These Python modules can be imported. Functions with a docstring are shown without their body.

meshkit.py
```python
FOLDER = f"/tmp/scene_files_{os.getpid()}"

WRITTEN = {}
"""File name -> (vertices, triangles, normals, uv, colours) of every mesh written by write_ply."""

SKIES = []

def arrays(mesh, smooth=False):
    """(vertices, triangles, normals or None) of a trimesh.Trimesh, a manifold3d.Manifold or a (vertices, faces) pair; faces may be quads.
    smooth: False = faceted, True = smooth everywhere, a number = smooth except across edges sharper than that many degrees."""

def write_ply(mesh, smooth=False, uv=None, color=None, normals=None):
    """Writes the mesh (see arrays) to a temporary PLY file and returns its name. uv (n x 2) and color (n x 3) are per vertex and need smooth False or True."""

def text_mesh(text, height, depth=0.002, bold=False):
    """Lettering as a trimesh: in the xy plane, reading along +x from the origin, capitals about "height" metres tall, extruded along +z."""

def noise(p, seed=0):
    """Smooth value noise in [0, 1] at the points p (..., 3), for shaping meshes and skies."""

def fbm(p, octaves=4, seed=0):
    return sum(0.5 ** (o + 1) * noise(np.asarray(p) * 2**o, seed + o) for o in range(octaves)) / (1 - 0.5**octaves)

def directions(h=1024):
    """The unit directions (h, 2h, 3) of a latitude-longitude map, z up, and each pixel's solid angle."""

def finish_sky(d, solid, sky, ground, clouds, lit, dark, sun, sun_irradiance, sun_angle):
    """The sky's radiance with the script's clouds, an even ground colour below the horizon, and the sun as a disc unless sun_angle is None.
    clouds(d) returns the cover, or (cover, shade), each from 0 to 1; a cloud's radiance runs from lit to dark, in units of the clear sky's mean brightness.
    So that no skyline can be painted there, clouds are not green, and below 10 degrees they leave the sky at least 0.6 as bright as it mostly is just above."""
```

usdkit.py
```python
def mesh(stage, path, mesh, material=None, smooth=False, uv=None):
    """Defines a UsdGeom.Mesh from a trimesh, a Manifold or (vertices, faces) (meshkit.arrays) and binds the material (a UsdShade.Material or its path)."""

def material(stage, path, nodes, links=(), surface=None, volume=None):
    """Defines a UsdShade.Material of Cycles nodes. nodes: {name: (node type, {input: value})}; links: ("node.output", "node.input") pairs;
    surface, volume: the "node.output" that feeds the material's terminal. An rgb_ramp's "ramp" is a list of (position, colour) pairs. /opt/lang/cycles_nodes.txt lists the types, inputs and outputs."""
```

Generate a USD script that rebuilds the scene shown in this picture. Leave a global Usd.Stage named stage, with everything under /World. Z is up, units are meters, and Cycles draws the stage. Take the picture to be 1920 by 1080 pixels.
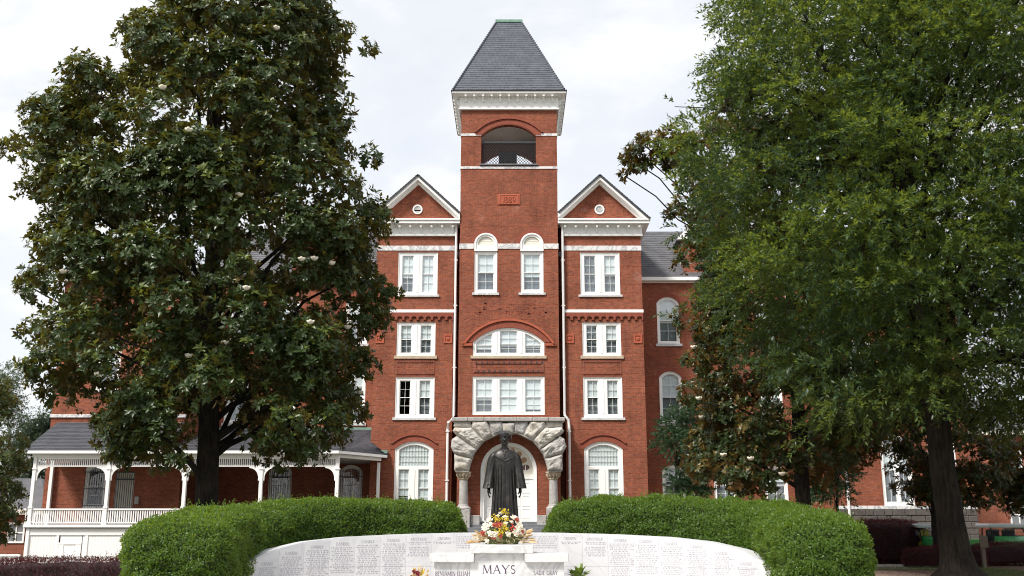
import math, numpy as np, trimesh, usdkit, meshkit
from pxr import Usd, UsdGeom, UsdLux, UsdShade, Sdf, Gf, Vt
from shapely.geometry import Polygon, LineString, Point, box as sbox
from shapely.ops import unary_union
from shapely import affinity
import manifold3d as m3

stage = Usd.Stage.CreateInMemory()
UsdGeom.SetStageUpAxis(stage, UsdGeom.Tokens.z)
UsdGeom.SetStageMetersPerUnit(stage, 1.0)
world = UsdGeom.Xform.Define(stage, '/World'); stage.SetDefaultPrim(world.GetPrim())
UsdGeom.Scope.Define(stage, '/World/Looks')
PI = math.pi
rng = np.random.default_rng(11)

# ------------------------------------------------------------------ camera, sky, sun, exposure
EYE, FPX = 1.6, 1867.0
PITCH = math.atan(437 / FPX)
cam = UsdGeom.Camera.Define(stage, '/World/camera')
cam.AddTranslateOp().Set(Gf.Vec3d(0, 0, EYE))
cam.AddRotateXOp().Set(90 + math.degrees(PITCH))
cam.CreateHorizontalApertureAttr(36.0); cam.CreateVerticalApertureAttr(20.25)
cam.CreateFocalLengthAttr(36.0 * FPX / 1920)
cam.CreateClippingRangeAttr(Gf.Vec2f(0.1, 5000))
cam.CreateExposureAttr(1.78)

SUN = np.array([-0.58, -0.58, 1.0]); SUN /= np.linalg.norm(SUN)
ELEV, ROT = math.asin(SUN[2]), math.atan2(SUN[0], SUN[1])
sun = UsdLux.DistantLight.Define(stage, '/World/sun')
sun.CreateNormalizeAttr(True); sun.CreateIntensityAttr(0.4); sun.CreateAngleAttr(12.0)
sun.CreateColorAttr(Gf.Vec3f(1.0, 0.95, 0.87))
sun.AddTransformOp().Set(Gf.Matrix4d().SetRotate(Gf.Rotation(Gf.Vec3d(0, 0, 1), Gf.Vec3d(*map(float, SUN)))))

M = {}
def mat(name, nodes, links=(), surface='p.BSDF', volume=None):
    M[name] = usdkit.material(stage, '/World/Looks/' + name, nodes, links, surface=surface, volume=volume)
    return M[name]

mat('sky_look', {
    'sky': ('sky_texture', {'sky_type': 'single_scattering', 'sun_disc': False, 'sun_elevation': ELEV, 'sun_rotation': ROT,
                            'aerosol_density': 2.0}),
    'tc': ('texture_coordinate', {}),
    'sep': ('separate_xyz', {}),
    'den': ('math', {'math_type': 'add', 'value2': 0.28}),
    'dx': ('math', {'math_type': 'divide'}), 'dy': ('math', {'math_type': 'divide'}),
    'cmb': ('combine_xyz', {}),
    'n': ('noise_texture', {'scale': 2.3, 'detail': 8.0, 'roughness': 0.56, 'distortion': 0.25}),
    'r': ('rgb_ramp', {'ramp': [(0.0, (0.68,) * 3), (0.42, (0.76,) * 3), (0.50, (0.82,) * 3), (0.56, (0.97,) * 3), (0.66, (1, 1, 1)), (1, (1, 1, 1))]}),
    'mx': ('mix_color', {'b': (4.95, 5.0, 5.1), 'use_clamp': False}),
    'bg': ('background_shader', {'strength': 0.06})},
    [('tc.generated', 'sep.vector'), ('sep.z', 'den.value1'), ('sep.x', 'dx.value1'), ('den.value', 'dx.value2'),
     ('sep.y', 'dy.value1'), ('den.value', 'dy.value2'), ('dx.value', 'cmb.x'), ('dy.value', 'cmb.y'), ('cmb.vector', 'n.vector'),
     ('n.fac', 'r.fac'), ('r.color', 'mx.fac'), ('sky.color', 'mx.a'), ('mx.result', 'bg.color')], surface='bg.background')
sky = UsdLux.DomeLight.Define(stage, '/World/sky')
UsdShade.MaterialBindingAPI.Apply(sky.GetPrim()).Bind(M['sky_look'])

# ------------------------------------------------------------------ materials
def simple(name, col, rough=0.6, metal=0.0, var=0.0, scale=8.0, bump=0.0, bscale=None, **kw):
    n = {'p': ('principled_bsdf', {'base_color': col, 'roughness': rough, 'metallic': metal, **kw})}
    l = []
    if var or bump:
        n['g'] = ('geometry', {})
        n['n'] = ('noise_texture', {'scale': scale, 'detail': 5.0, 'roughness': 0.6})
        l.append(('g.position', 'n.vector'))
    if var:
        c = np.array(col)
        n['r'] = ('rgb_ramp', {'ramp': [(0.25, tuple(c * (1 - var))), (0.5, tuple(c)), (0.78, tuple(np.minimum(c * (1 + var), .95)))]})
        l += [('n.fac', 'r.fac'), ('r.color', 'p.base_color')]
    if bump:
        n['n2'] = ('noise_texture', {'scale': bscale or scale * 3, 'detail': 4.0})
        n['b'] = ('bump', {'strength': bump, 'distance': 0.02})
        l += [('g.position', 'n2.vector'), ('n2.fac', 'b.height'), ('b.normal', 'p.normal')]
    return mat(name, n, l)

def brick_mat(name, c1, c2, mortar, stain=(0.62, 0.55, 0.5), stain_amt=0.35):
    mat(name, {
        'g': ('geometry', {}), 's': ('separate_xyz', {}), 'a': ('math', {'math_type': 'add'}), 'c': ('combine_xyz', {}),
        'b': ('brick_texture', {'color1': c1, 'color2': c2, 'mortar': mortar, 'scale': 1.0, 'brick_width': 0.215, 'row_height': 0.075,
                                'mortar_size': 0.007, 'mortar_smooth': 0.2, 'bias': 0.0}),
        'n': ('noise_texture', {'scale': 0.55, 'detail': 7.0, 'roughness': 0.62}),
        'nr': ('rgb_ramp', {'ramp': [(0.3, (0.74, 0.71, 0.71)), (0.5, (1, 1, 1)), (0.72, (1.18, 1.16, 1.16))]}),
        'm': ('mix_color', {'blend_type': 'multiply', 'fac': 1.0, 'use_clamp': False}),
        'n3': ('noise_texture', {'scale': 1.1, 'detail': 9.0, 'roughness': 0.72, 'distortion': 0.6}),
        'r3': ('rgb_ramp', {'ramp': [(0.60, (0, 0, 0)), (0.78, (stain_amt,) * 3)]}),
        'm3': ('mix_color', {'b': stain}),
        'n4': ('noise_texture', {'scale': 9.0, 'detail': 3.0}),
        'r4': ('rgb_ramp', {'ramp': [(0.3, (0.78, 0.76, 0.76)), (0.7, (1.15, 1.12, 1.12))]}),
        'm4': ('mix_color', {'blend_type': 'multiply', 'fac': 0.8, 'use_clamp': False}),
        'mp': ('mapping', {'scale': (1.1, 1.1, 0.12)}), 'n5': ('noise_texture', {'scale': 1.6, 'detail': 6.0, 'roughness': 0.65}),
        'r5': ('rgb_ramp', {'ramp': [(0.28, (0.62, 0.60, 0.60)), (0.45, (1, 1, 1)), (0.75, (1.1, 1.08, 1.06))]}),
        'm5': ('mix_color', {'blend_type': 'multiply', 'fac': 0.65, 'use_clamp': False}),
        'inv': ('invert', {}),
        'bp': ('bump', {'strength': 0.5, 'distance': 0.01}),
        'p': ('principled_bsdf', {'roughness': 0.88, 'specular_ior_level': 0.25})},
        [('g.position', 's.vector'), ('s.x', 'a.value1'), ('s.y', 'a.value2'), ('a.value', 'c.x'), ('s.z', 'c.y'), ('c.vector', 'b.vector'),
         ('g.position', 'n.vector'), ('n.fac', 'nr.fac'), ('b.color', 'm.a'), ('nr.color', 'm.b'),
         ('g.position', 'n4.vector'), ('n4.fac', 'r4.fac'), ('m.result', 'm4.a'), ('r4.color', 'm4.b'),
         ('g.position', 'n3.vector'), ('n3.fac', 'r3.fac'), ('r3.color', 'm3.fac'), ('m4.result', 'm3.a'), ('m3.result', 'm5.a'), ('g.position', 'mp.vector'), ('mp.vector', 'n5.vector'), ('n5.fac', 'r5.fac'), ('r5.color', 'm5.b'), ('m5.result', 'p.base_color'),
         ('b.fac', 'inv.color'), ('inv.color', 'bp.height'), ('bp.normal', 'p.normal')])

brick_mat('brick', (0.30, 0.084, 0.040), (0.175, 0.05, 0.027), (0.27, 0.14, 0.10), stain_amt=0.22)
brick_mat('brick_aged', (0.30, 0.085, 0.05), (0.21, 0.06, 0.04), (0.30, 0.16, 0.12), stain_amt=0.3)
brick_mat('brick_far', (0.30, 0.095, 0.055), (0.24, 0.075, 0.045), (0.3, 0.17, 0.12), stain_amt=0.1)
simple('terracotta', (0.37, 0.085, 0.04), 0.75, var=0.18, scale=6)
simple('moulded_brick', (0.235, 0.058, 0.032), 0.85, var=0.25, scale=5, bump=0.4, bscale=30)
simple('white_paint', (0.86, 0.85, 0.83), 0.45, var=0.05, scale=1.5)
simple('cream_paint', (0.72, 0.68, 0.59), 0.6, var=0.06, scale=1.2)
simple('deck_paint', (0.14, 0.14, 0.145), 0.7)
simple('ceiling_paint', (0.38, 0.37, 0.35), 0.7)
simple('pipe_paint', (0.78, 0.77, 0.76), 0.4)
simple('tan_stone', (0.47, 0.38, 0.28), 0.85, var=0.25, scale=4, bump=0.3)
simple('grey_stone', (0.36, 0.345, 0.33), 0.9, var=0.3, scale=3, bump=0.4)
simple('arch_mortar', (0.40, 0.38, 0.355), 0.9, var=0.3, scale=4)
simple('dark_stone', (0.15, 0.155, 0.17), 0.8, var=0.3, scale=3, bump=0.3)
simple('foundation_stone', (0.085, 0.074, 0.066), 0.9, var=0.35, scale=3.5, bump=0.7, bscale=9)
simple('copper', (0.16, 0.28, 0.23), 0.7, var=0.3, scale=4)
simple('dark_metal', (0.025, 0.026, 0.03), 0.5)
simple('black_trim', (0.035, 0.036, 0.042), 0.6)
simple('blind', (0.82, 0.84, 0.84), 0.8, var=0.05, scale=3)
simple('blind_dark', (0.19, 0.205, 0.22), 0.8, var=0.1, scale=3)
simple('interior', (0.10, 0.09, 0.08), 0.9)
simple('cardboard', (0.42, 0.2, 0.08), 0.8)
simple('amber_glass', (0.30, 0.15, 0.035), 0.15)
simple('wine_glass', (0.10, 0.022, 0.02), 0.15)
simple('rose_glass', (0.36, 0.16, 0.12), 0.15)
simple('ink', (0.085, 0.05, 0.11), 0.6)
simple('ink_pale', (0.32, 0.30, 0.35), 0.7)
simple('joint_line', (0.42, 0.39, 0.36), 0.8)
simple('wood_post', (0.14, 0.11, 0.085), 0.85, var=0.3, scale=12)

def marble(name, base, vein, scale, amt):
    mat(name, {
        'g': ('geometry', {}), 'n': ('noise_texture', {'scale': scale, 'detail': 8.0, 'roughness': 0.6, 'distortion': 1.8}),
        'r': ('rgb_ramp', {'ramp': [(0.0, base), (0.44, base), (0.5, tuple(np.array(base) * (1 - amt) + np.array(vein) * amt)), (0.56, base), (1, base)]}),
        'n2': ('noise_texture', {'scale': scale * 0.4, 'detail': 5.0}), 'r2': ('rgb_ramp', {'ramp': [(0.3, (0.88, 0.88, 0.89)), (0.7, (1, 1, 1))]}),
        'm': ('mix_color', {'blend_type': 'multiply', 'fac': 1.0}),
        'p': ('principled_bsdf', {'roughness': 0.38})},
        [('g.position', 'n.vector'), ('n.fac', 'r.fac'), ('g.position', 'n2.vector'), ('n2.fac', 'r2.fac'), ('r.color', 'm.a'), ('r2.color', 'm.b'), ('m.result', 'p.base_color')])
marble('marble', (0.66, 0.66, 0.65), (0.36, 0.37, 0.40), 1.3, 0.55)
marble('marble_band', (0.72, 0.71, 0.70), (0.30, 0.31, 0.34), 0.9, 0.8)
marble('marble_panel', (0.665, 0.67, 0.69), (0.5, 0.5, 0.54), 0.9, 0.35)

mat('rock_face', {
    'g': ('geometry', {}), 'oi': ('object_info', {}),
    'n': ('noise_texture', {'scale': 2.2, 'detail': 9.0, 'roughness': 0.68, 'distortion': 0.7}),
    'r': ('rgb_ramp', {'ramp': [(0.28, (0.22, 0.205, 0.19)), (0.42, (0.39, 0.375, 0.35)), (0.6, (0.52, 0.505, 0.48)), (0.8, (0.60, 0.58, 0.555))]}),
    'n2': ('noise_texture', {'scale': 0.8, 'detail': 4.0}),
    'r2': ('rgb_ramp', {'ramp': [(0.54, (0, 0, 0)), (0.76, (0.5, 0.5, 0.5))]}),
    'm': ('mix_color', {'b': (0.45, 0.36, 0.23)}),
    'r3': ('rgb_ramp', {'ramp': [(0, (0.85, 0.86, 0.9)), (1, (1.08, 1.05, 1.0))]}),
    'mm': ('mix_color', {'blend_type': 'multiply', 'fac': 1.0, 'use_clamp': False}),
    'n3': ('noise_texture', {'scale': 11.0, 'detail': 7.0, 'roughness': 0.7}),
    'b': ('bump', {'strength': 0.8, 'distance': 0.05}),
    'p': ('principled_bsdf', {'roughness': 0.85})},
    [('g.position', 'n.vector'), ('n.fac', 'r.fac'), ('g.position', 'n2.vector'), ('n2.fac', 'r2.fac'), ('r2.color', 'm.fac'), ('r.color', 'm.a'),
     ('oi.random', 'r3.fac'), ('m.result', 'mm.a'), ('r3.color', 'mm.b'), ('mm.result', 'p.base_color'), ('g.position', 'n3.vector'), ('n3.fac', 'b.height'), ('b.normal', 'p.normal')])

def slate_mat(name, c1, c2):
    mat(name, {
        'g': ('geometry', {}), 'n': ('noise_texture', {'scale': 1.6, 'detail': 6.0, 'roughness': 0.65}), 'rpi': ('geometry', {}),
        'mx': ('mix_color', {'a': c1, 'b': c2}),
        'r': ('rgb_ramp', {'ramp': [(0.25, (0.7, 0.7, 0.7)), (0.75, (1.25, 1.25, 1.25))]}),
        'm': ('mix_color', {'blend_type': 'multiply', 'fac': 1.0, 'use_clamp': False}),
        'n2': ('noise_texture', {'scale': 40.0, 'detail': 2.0}), 'b': ('bump', {'strength': 0.25, 'distance': 0.01}),
        'p': ('principled_bsdf', {'roughness': 0.72})},
        [('g.position', 'n.vector'), ('n.fac', 'r.fac'), ('rpi.random_per_island', 'mx.fac'), ('mx.result', 'm.a'), ('r.color', 'm.b'), ('m.result', 'p.base_color'),
         ('g.position', 'n2.vector'), ('n2.fac', 'b.height'), ('b.normal', 'p.normal')])
slate_mat('slate', (0.082, 0.09, 0.112), (0.125, 0.135, 0.162))
slate_mat('shingle', (0.10, 0.10, 0.11), (0.16, 0.16, 0.17))
slate_mat('porch_shingle', (0.065, 0.068, 0.08), (0.10, 0.103, 0.115))

mat('window_glass', {'f': ('layer_weight', {'blend': 0.5}), 'pw': ('math', {'math_type': 'power', 'value2': 3.0}), 'ma': ('math', {'math_type': 'multiply_add', 'value2': 0.7, 'value3': 0.13}),
                     't': ('transparent_bsdf', {'color': (0.86, 0.91, 0.92)}), 'gl': ('glossy_bsdf', {'color': (0.95, 0.97, 1.0), 'roughness': 0.02}), 'm': ('mix_closure', {})},
    [('f.facing', 'pw.value1'), ('pw.value', 'ma.value1'), ('ma.value', 'm.fac'), ('t.BSDF', 'm.closure1'), ('gl.BSDF', 'm.closure2')], surface='m.closure')
mat('bronze', {'g': ('geometry', {}), 'n': ('noise_texture', {'scale': 7.0, 'detail': 6.0, 'roughness': 0.65}),
               'r': ('rgb_ramp', {'ramp': [(0.3, (0.012, 0.011, 0.0105)), (0.55, (0.028, 0.026, 0.024)), (0.8, (0.075, 0.068, 0.06))]}),
               'n2': ('noise_texture', {'scale': 38.0, 'detail': 3.0}), 'b': ('bump', {'strength': 0.35, 'distance': 0.01}),
               'p': ('principled_bsdf', {'metallic': 0.35, 'roughness': 0.38})},
    [('g.position', 'n.vector'), ('n.fac', 'r.fac'), ('r.color', 'p.base_color'), ('g.position', 'n2.vector'), ('n2.fac', 'b.height'), ('b.normal', 'p.normal')])

def leaf_mat(name, ramp, under=None, rough=0.4, transl=0.2, tcol=None, spec=0.5):
    n = {'g': ('geometry', {}), 'r': ('rgb_ramp', {'ramp': ramp}), 'p': ('principled_bsdf', {'roughness': rough, 'specular_ior_level': spec}),
         't': ('translucent_bsdf', {'color': tcol or tuple(np.array(ramp[len(ramp) // 2][1]) * 1.6)}), 'x': ('mix_closure', {'fac': transl})}
    l = [('g.random_per_island', 'r.fac'), ('p.BSDF', 'x.closure1'), ('t.BSDF', 'x.closure2')]
    if under:
        n['u'] = ('mix_color', {'b': under})
        l += [('g.backfacing', 'u.fac'), ('r.color', 'u.a'), ('u.result', 'p.base_color')]
    else:
        l.append(('r.color', 'p.base_color'))
    return mat(name, n, l, surface='x.closure')
leaf_mat('magnolia_leaf', [(0, (0.03, 0.052, 0.014)), (0.42, (0.07, 0.10, 0.022)), (0.68, (0.115, 0.14, 0.028)), (0.84, (0.155, 0.155, 0.032)), (0.94, (0.23, 0.185, 0.04)), (1, (0.27, 0.12, 0.03))],
         under=(0.125, 0.095, 0.03), rough=0.34, transl=0.16, tcol=(0.2, 0.19, 0.02), spec=0.28)
leaf_mat('magnolia_leaf_rusty', [(0, (0.024, 0.04, 0.012)), (0.42, (0.052, 0.075, 0.018)), (0.66, (0.095, 0.105, 0.024)), (0.8, (0.19, 0.135, 0.03)), (1, (0.29, 0.13, 0.03))],
         under=(0.18, 0.095, 0.028), rough=0.34, transl=0.16, tcol=(0.2, 0.15, 0.02), spec=0.28)
leaf_mat('magnolia_leaf_young', [(0, (0.09, 0.12, 0.02)), (0.5, (0.17, 0.19, 0.035)), (0.85, (0.27, 0.24, 0.05)), (1, (0.30, 0.16, 0.04))], under=(0.2, 0.16, 0.04), rough=0.32, transl=0.22, tcol=(0.3, 0.3, 0.03), spec=0.45)
leaf_mat('magnolia_leaf_bronze', [(0, (0.12, 0.09, 0.02)), (0.5, (0.24, 0.14, 0.03)), (1, (0.36, 0.17, 0.04))], under=(0.26, 0.13, 0.035), rough=0.36, transl=0.2, tcol=(0.32, 0.18, 0.02), spec=0.4)
leaf_mat('oak_leaf_light', [(0, (0.068, 0.112, 0.03)), (0.5, (0.115, 0.175, 0.042)), (0.82, (0.17, 0.225, 0.05)), (1, (0.28, 0.28, 0.06))], rough=0.5, transl=0.38, tcol=(0.32, 0.38, 0.04), spec=0.35)
leaf_mat('oak_leaf_deep', [(0, (0.028, 0.055, 0.026)), (0.5, (0.05, 0.085, 0.036)), (0.9, (0.085, 0.125, 0.045)), (1, (0.13, 0.17, 0.06))], rough=0.45, transl=0.25, tcol=(0.12, 0.2, 0.04), spec=0.45)
leaf_mat('oak_leaf', [(0, (0.038, 0.072, 0.024)), (0.5, (0.070, 0.120, 0.034)), (0.82, (0.115, 0.17, 0.045)), (1, (0.24, 0.25, 0.05))], rough=0.5, transl=0.33, tcol=(0.25, 0.31, 0.035), spec=0.25)
leaf_mat('hedge_leaf', [(0, (0.06, 0.12, 0.014)), (0.45, (0.145, 0.225, 0.03)), (0.8, (0.23, 0.31, 0.055)), (1, (0.36, 0.39, 0.16))], rough=0.45, transl=0.36, tcol=(0.34, 0.46, 0.04), spec=0.4)
leaf_mat('purple_leaf', [(0, (0.045, 0.012, 0.014)), (0.5, (0.14, 0.032, 0.036)), (1, (0.36, 0.09, 0.085))], rough=0.5, transl=0.25, tcol=(0.25, 0.03, 0.04), spec=0.25)
leaf_mat('holly_leaf', [(0, (0.03, 0.066, 0.026)), (0.5, (0.055, 0.105, 0.04)), (1, (0.10, 0.165, 0.06))], rough=0.45, transl=0.2)
leaf_mat('pale_leaf', [(0, (0.06, 0.09, 0.05)), (0.5, (0.09, 0.13, 0.06)), (1, (0.14, 0.17, 0.09))], rough=0.6, transl=0.3)
leaf_mat('plant_leaf', [(0, (0.13, 0.2, 0.04)), (0.6, (0.2, 0.27, 0.06)), (1, (0.28, 0.14, 0.06))], rough=0.35, transl=0.25, tcol=(0.3, 0.4, 0.05))
leaf_mat('dead_leaf', [(0, (0.16, 0.075, 0.03)), (0.6, (0.3, 0.16, 0.06)), (1, (0.4, 0.26, 0.1))], rough=0.7, transl=0.15)
leaf_mat('grass_blade', [(0, (0.05, 0.085, 0.02)), (0.6, (0.09, 0.13, 0.03)), (1, (0.16, 0.17, 0.05))], rough=0.6, transl=0.3)
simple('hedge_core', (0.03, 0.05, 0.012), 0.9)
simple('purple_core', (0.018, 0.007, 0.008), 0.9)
def bark_mat(name, lo, hi):
    mat(name, {'g': ('geometry', {}), 'mp': ('mapping', {'scale': (1.0, 1.0, 0.16)}), 'n': ('noise_texture', {'scale': 13.0, 'detail': 7.0, 'roughness': 0.66, 'distortion': 0.5}),
               'r': ('rgb_ramp', {'ramp': [(0.32, lo), (0.5, tuple((np.array(lo) + hi) / 2)), (0.68, hi)]}), 'n2': ('noise_texture', {'scale': 2.2, 'detail': 4.0}),
               'r2': ('rgb_ramp', {'ramp': [(0.35, (0.75, 0.75, 0.75)), (0.7, (1.3, 1.32, 1.25))]}), 'm': ('mix_color', {'blend_type': 'multiply', 'fac': 1.0, 'use_clamp': False}),
               'b': ('bump', {'strength': 1.0, 'distance': 0.06}), 'p': ('principled_bsdf', {'roughness': 0.95, 'specular_ior_level': 0.2})},
        [('g.position', 'mp.vector'), ('mp.vector', 'n.vector'), ('n.fac', 'r.fac'), ('g.position', 'n2.vector'), ('n2.fac', 'r2.fac'), ('r.color', 'm.a'), ('r2.color', 'm.b'),
         ('m.result', 'p.base_color'), ('n.fac', 'b.height'), ('b.normal', 'p.normal')])
bark_mat('bark', (0.010, 0.008, 0.007), (0.055, 0.046, 0.038))
bark_mat('bark_dark', (0.007, 0.006, 0.005), (0.040, 0.033, 0.027))
simple('petal_white', (0.74, 0.68, 0.56), 0.6)
simple('petal_cream', (0.62, 0.49, 0.31), 0.7)
simple('petal_tan', (0.50, 0.33, 0.15), 0.8)
simple('petal_red', (0.33, 0.055, 0.03), 0.55)
simple('petal_wine', (0.17, 0.012, 0.02), 0.5)
simple('petal_yellow', (0.60, 0.44, 0.02), 0.6)
simple('berry_red', (0.5, 0.02, 0.025), 0.3)
simple('flower_green', (0.10, 0.12, 0.035), 0.6, var=0.3)
simple('cart_green', (0.04, 0.34, 0.09), 0.3)
simple('cart_yellow', (0.62, 0.5, 0.03), 0.4)
simple('cart_black', (0.012, 0.012, 0.014), 0.5)
simple('cart_white', (0.80, 0.84, 0.86), 0.35)
mat('clear_shield', {'t': ('transparent_bsdf', {'color': (0.8, 0.84, 0.88)}), 'gl': ('glossy_bsdf', {'color': (1, 1, 1), 'roughness': 0.03}), 'm': ('mix_closure', {'fac': 0.12})},
    [('t.BSDF', 'm.closure1'), ('gl.BSDF', 'm.closure2')], surface='m.closure')
simple('lawn_soil', (0.085, 0.075, 0.04), 0.95, var=0.4, scale=1.2, bump=0.4, bscale=12)
simple('mulch', (0.12, 0.07, 0.045), 0.95, var=0.5, scale=9, bump=0.8, bscale=22)
simple('red_gravel', (0.36, 0.24, 0.19), 0.95, var=0.25, scale=14, bump=0.5, bscale=40)
simple('concrete', (0.42, 0.38, 0.33), 0.9, var=0.12, scale=2.5, bump=0.2)
simple('plaza_paving', (0.40, 0.37, 0.34), 0.85, var=0.12, scale=2.0, bump=0.2)

# ------------------------------------------------------------------ helpers
class MB:
    def __init__(s): s.v, s.f, s.n = [], [], 0
    def add(s, v, f):
        v = np.asarray(v, float); f = np.asarray(f, int)
        if f.shape[1] == 4: f = np.vstack([f[:, [0, 1, 2]], f[:, [0, 2, 3]]])
        s.v.append(v); s.f.append(f + s.n); s.n += len(v); return s
    def tm(s, t): return s.add(t.vertices, t.faces)
    def box(s, x0, x1, y0, y1, z0, z1):
        v = [(x, y, z) for z in (z0, z1) for y in (y0, y1) for x in (x0, x1)]
        return s.add(v, [(0, 2, 3, 1), (4, 5, 7, 6), (0, 1, 5, 4), (2, 6, 7, 3), (0, 4, 6, 2), (1, 3, 7, 5)])
    def hexa(s, p):                                   # 8 corners ordered as in box
        return s.add(p, [(0, 2, 3, 1), (4, 5, 7, 6), (0, 1, 5, 4), (2, 6, 7, 3), (0, 4, 6, 2), (1, 3, 7, 5)])
    def prism(s, poly, y0, y1, axis='y'):             # polygon in (x, z) from y0 to y1; axis 'x': polygon in (y, z) from x0 to x1; 'z': polygon in (x, y)
        for g in getattr(poly, 'geoms', [poly]):
            if g.is_empty or g.geom_type != 'Polygon' or g.area < 1e-7: continue
            t = trimesh.creation.extrude_polygon(g, abs(y1 - y0), engine='earcut')
            v, f = np.array(t.vertices), np.array(t.faces)
            lo = min(y0, y1)
            if axis == 'y': v = np.c_[v[:, 0], lo + v[:, 2], v[:, 1]]; f = f[:, ::-1]
            elif axis == 'x': v = np.c_[lo + v[:, 2], v[:, 0], v[:, 1]]
            else: v = np.c_[v[:, 0], v[:, 1], lo + v[:, 2]]
            s.add(v, f)
        return s
    def sheet(s, poly, y):                            # a single face in the plane y, seen from the front
        for g in getattr(poly, 'geoms', [poly]):
            if g.is_empty or g.geom_type != 'Polygon' or g.area < 1e-7: continue
            v, f = trimesh.creation.triangulate_polygon(g, engine='earcut'); v = np.asarray(v)
            s.add(np.c_[v[:, 0], np.full(len(v), y), v[:, 1]], f)
        return s
    def tube(s, pts, r, n=8, caps=True):
        pts = np.asarray(pts, float); r = np.broadcast_to(np.asarray(r, float), (len(pts),))
        t = np.gradient(pts, axis=0); t /= np.linalg.norm(t, axis=1, keepdims=True) + 1e-12
        up = np.array([0.31, 0.17, 0.93]); rings = []
        for p, d, q in zip(pts, t, r):
            a = np.cross(d, up)
            if np.linalg.norm(a) < 1e-3: a = np.cross(d, (1, 0, 0))
            a /= np.linalg.norm(a); b = np.cross(d, a); th = np.arange(n) * 2 * PI / n
            rings.append(p + q * (np.cos(th)[:, None] * a + np.sin(th)[:, None] * b))
        return s.loft(rings, caps)
    def loft(s, rings, caps=True):
        m, n = len(rings), len(rings[0]); v = np.vstack(rings); f = []
        for i in range(m - 1):
            for j in range(n):
                k = (j + 1) % n
                f.append((i * n + j, i * n + k, (i + 1) * n + k, (i + 1) * n + j))
        f = np.array(f); f = np.vstack([f[:, [0, 1, 2]], f[:, [0, 2, 3]]])
        if caps:
            v = np.vstack([v, rings[0].mean(0), rings[-1].mean(0)]); c0, c1 = m * n, m * n + 1
            f = np.vstack([f, [(c0, (j + 1) % n, j) for j in range(n)], [(c1, (m - 1) * n + j, (m - 1) * n + (j + 1) % n) for j in range(n)]])
        return s.add(v, f)
    def lathe(s, prof, c, n=20):
        th = np.arange(n) * 2 * PI / n
        return s.loft([np.c_[c[0] + r * np.cos(th), c[1] + r * np.sin(th), np.full(n, c[2] + z)] for r, z in prof])
    def rbox(s, x0, x1, y0, y1, z0, z1, b=0.01):
        P = []
        for sx, x in ((1, x0), (-1, x1)):
            for sy, y in ((1, y0), (-1, y1)):
                for sz, z in ((1, z0), (-1, z1)):
                    P += [(x, y + sy * b, z + sz * b), (x + sx * b, y, z + sz * b), (x + sx * b, y + sy * b, z)]
        return s.tm(trimesh.convex.convex_hull(np.array(P)))
    def mesh(s): return np.vstack(s.v), np.vstack(s.f)

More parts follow.
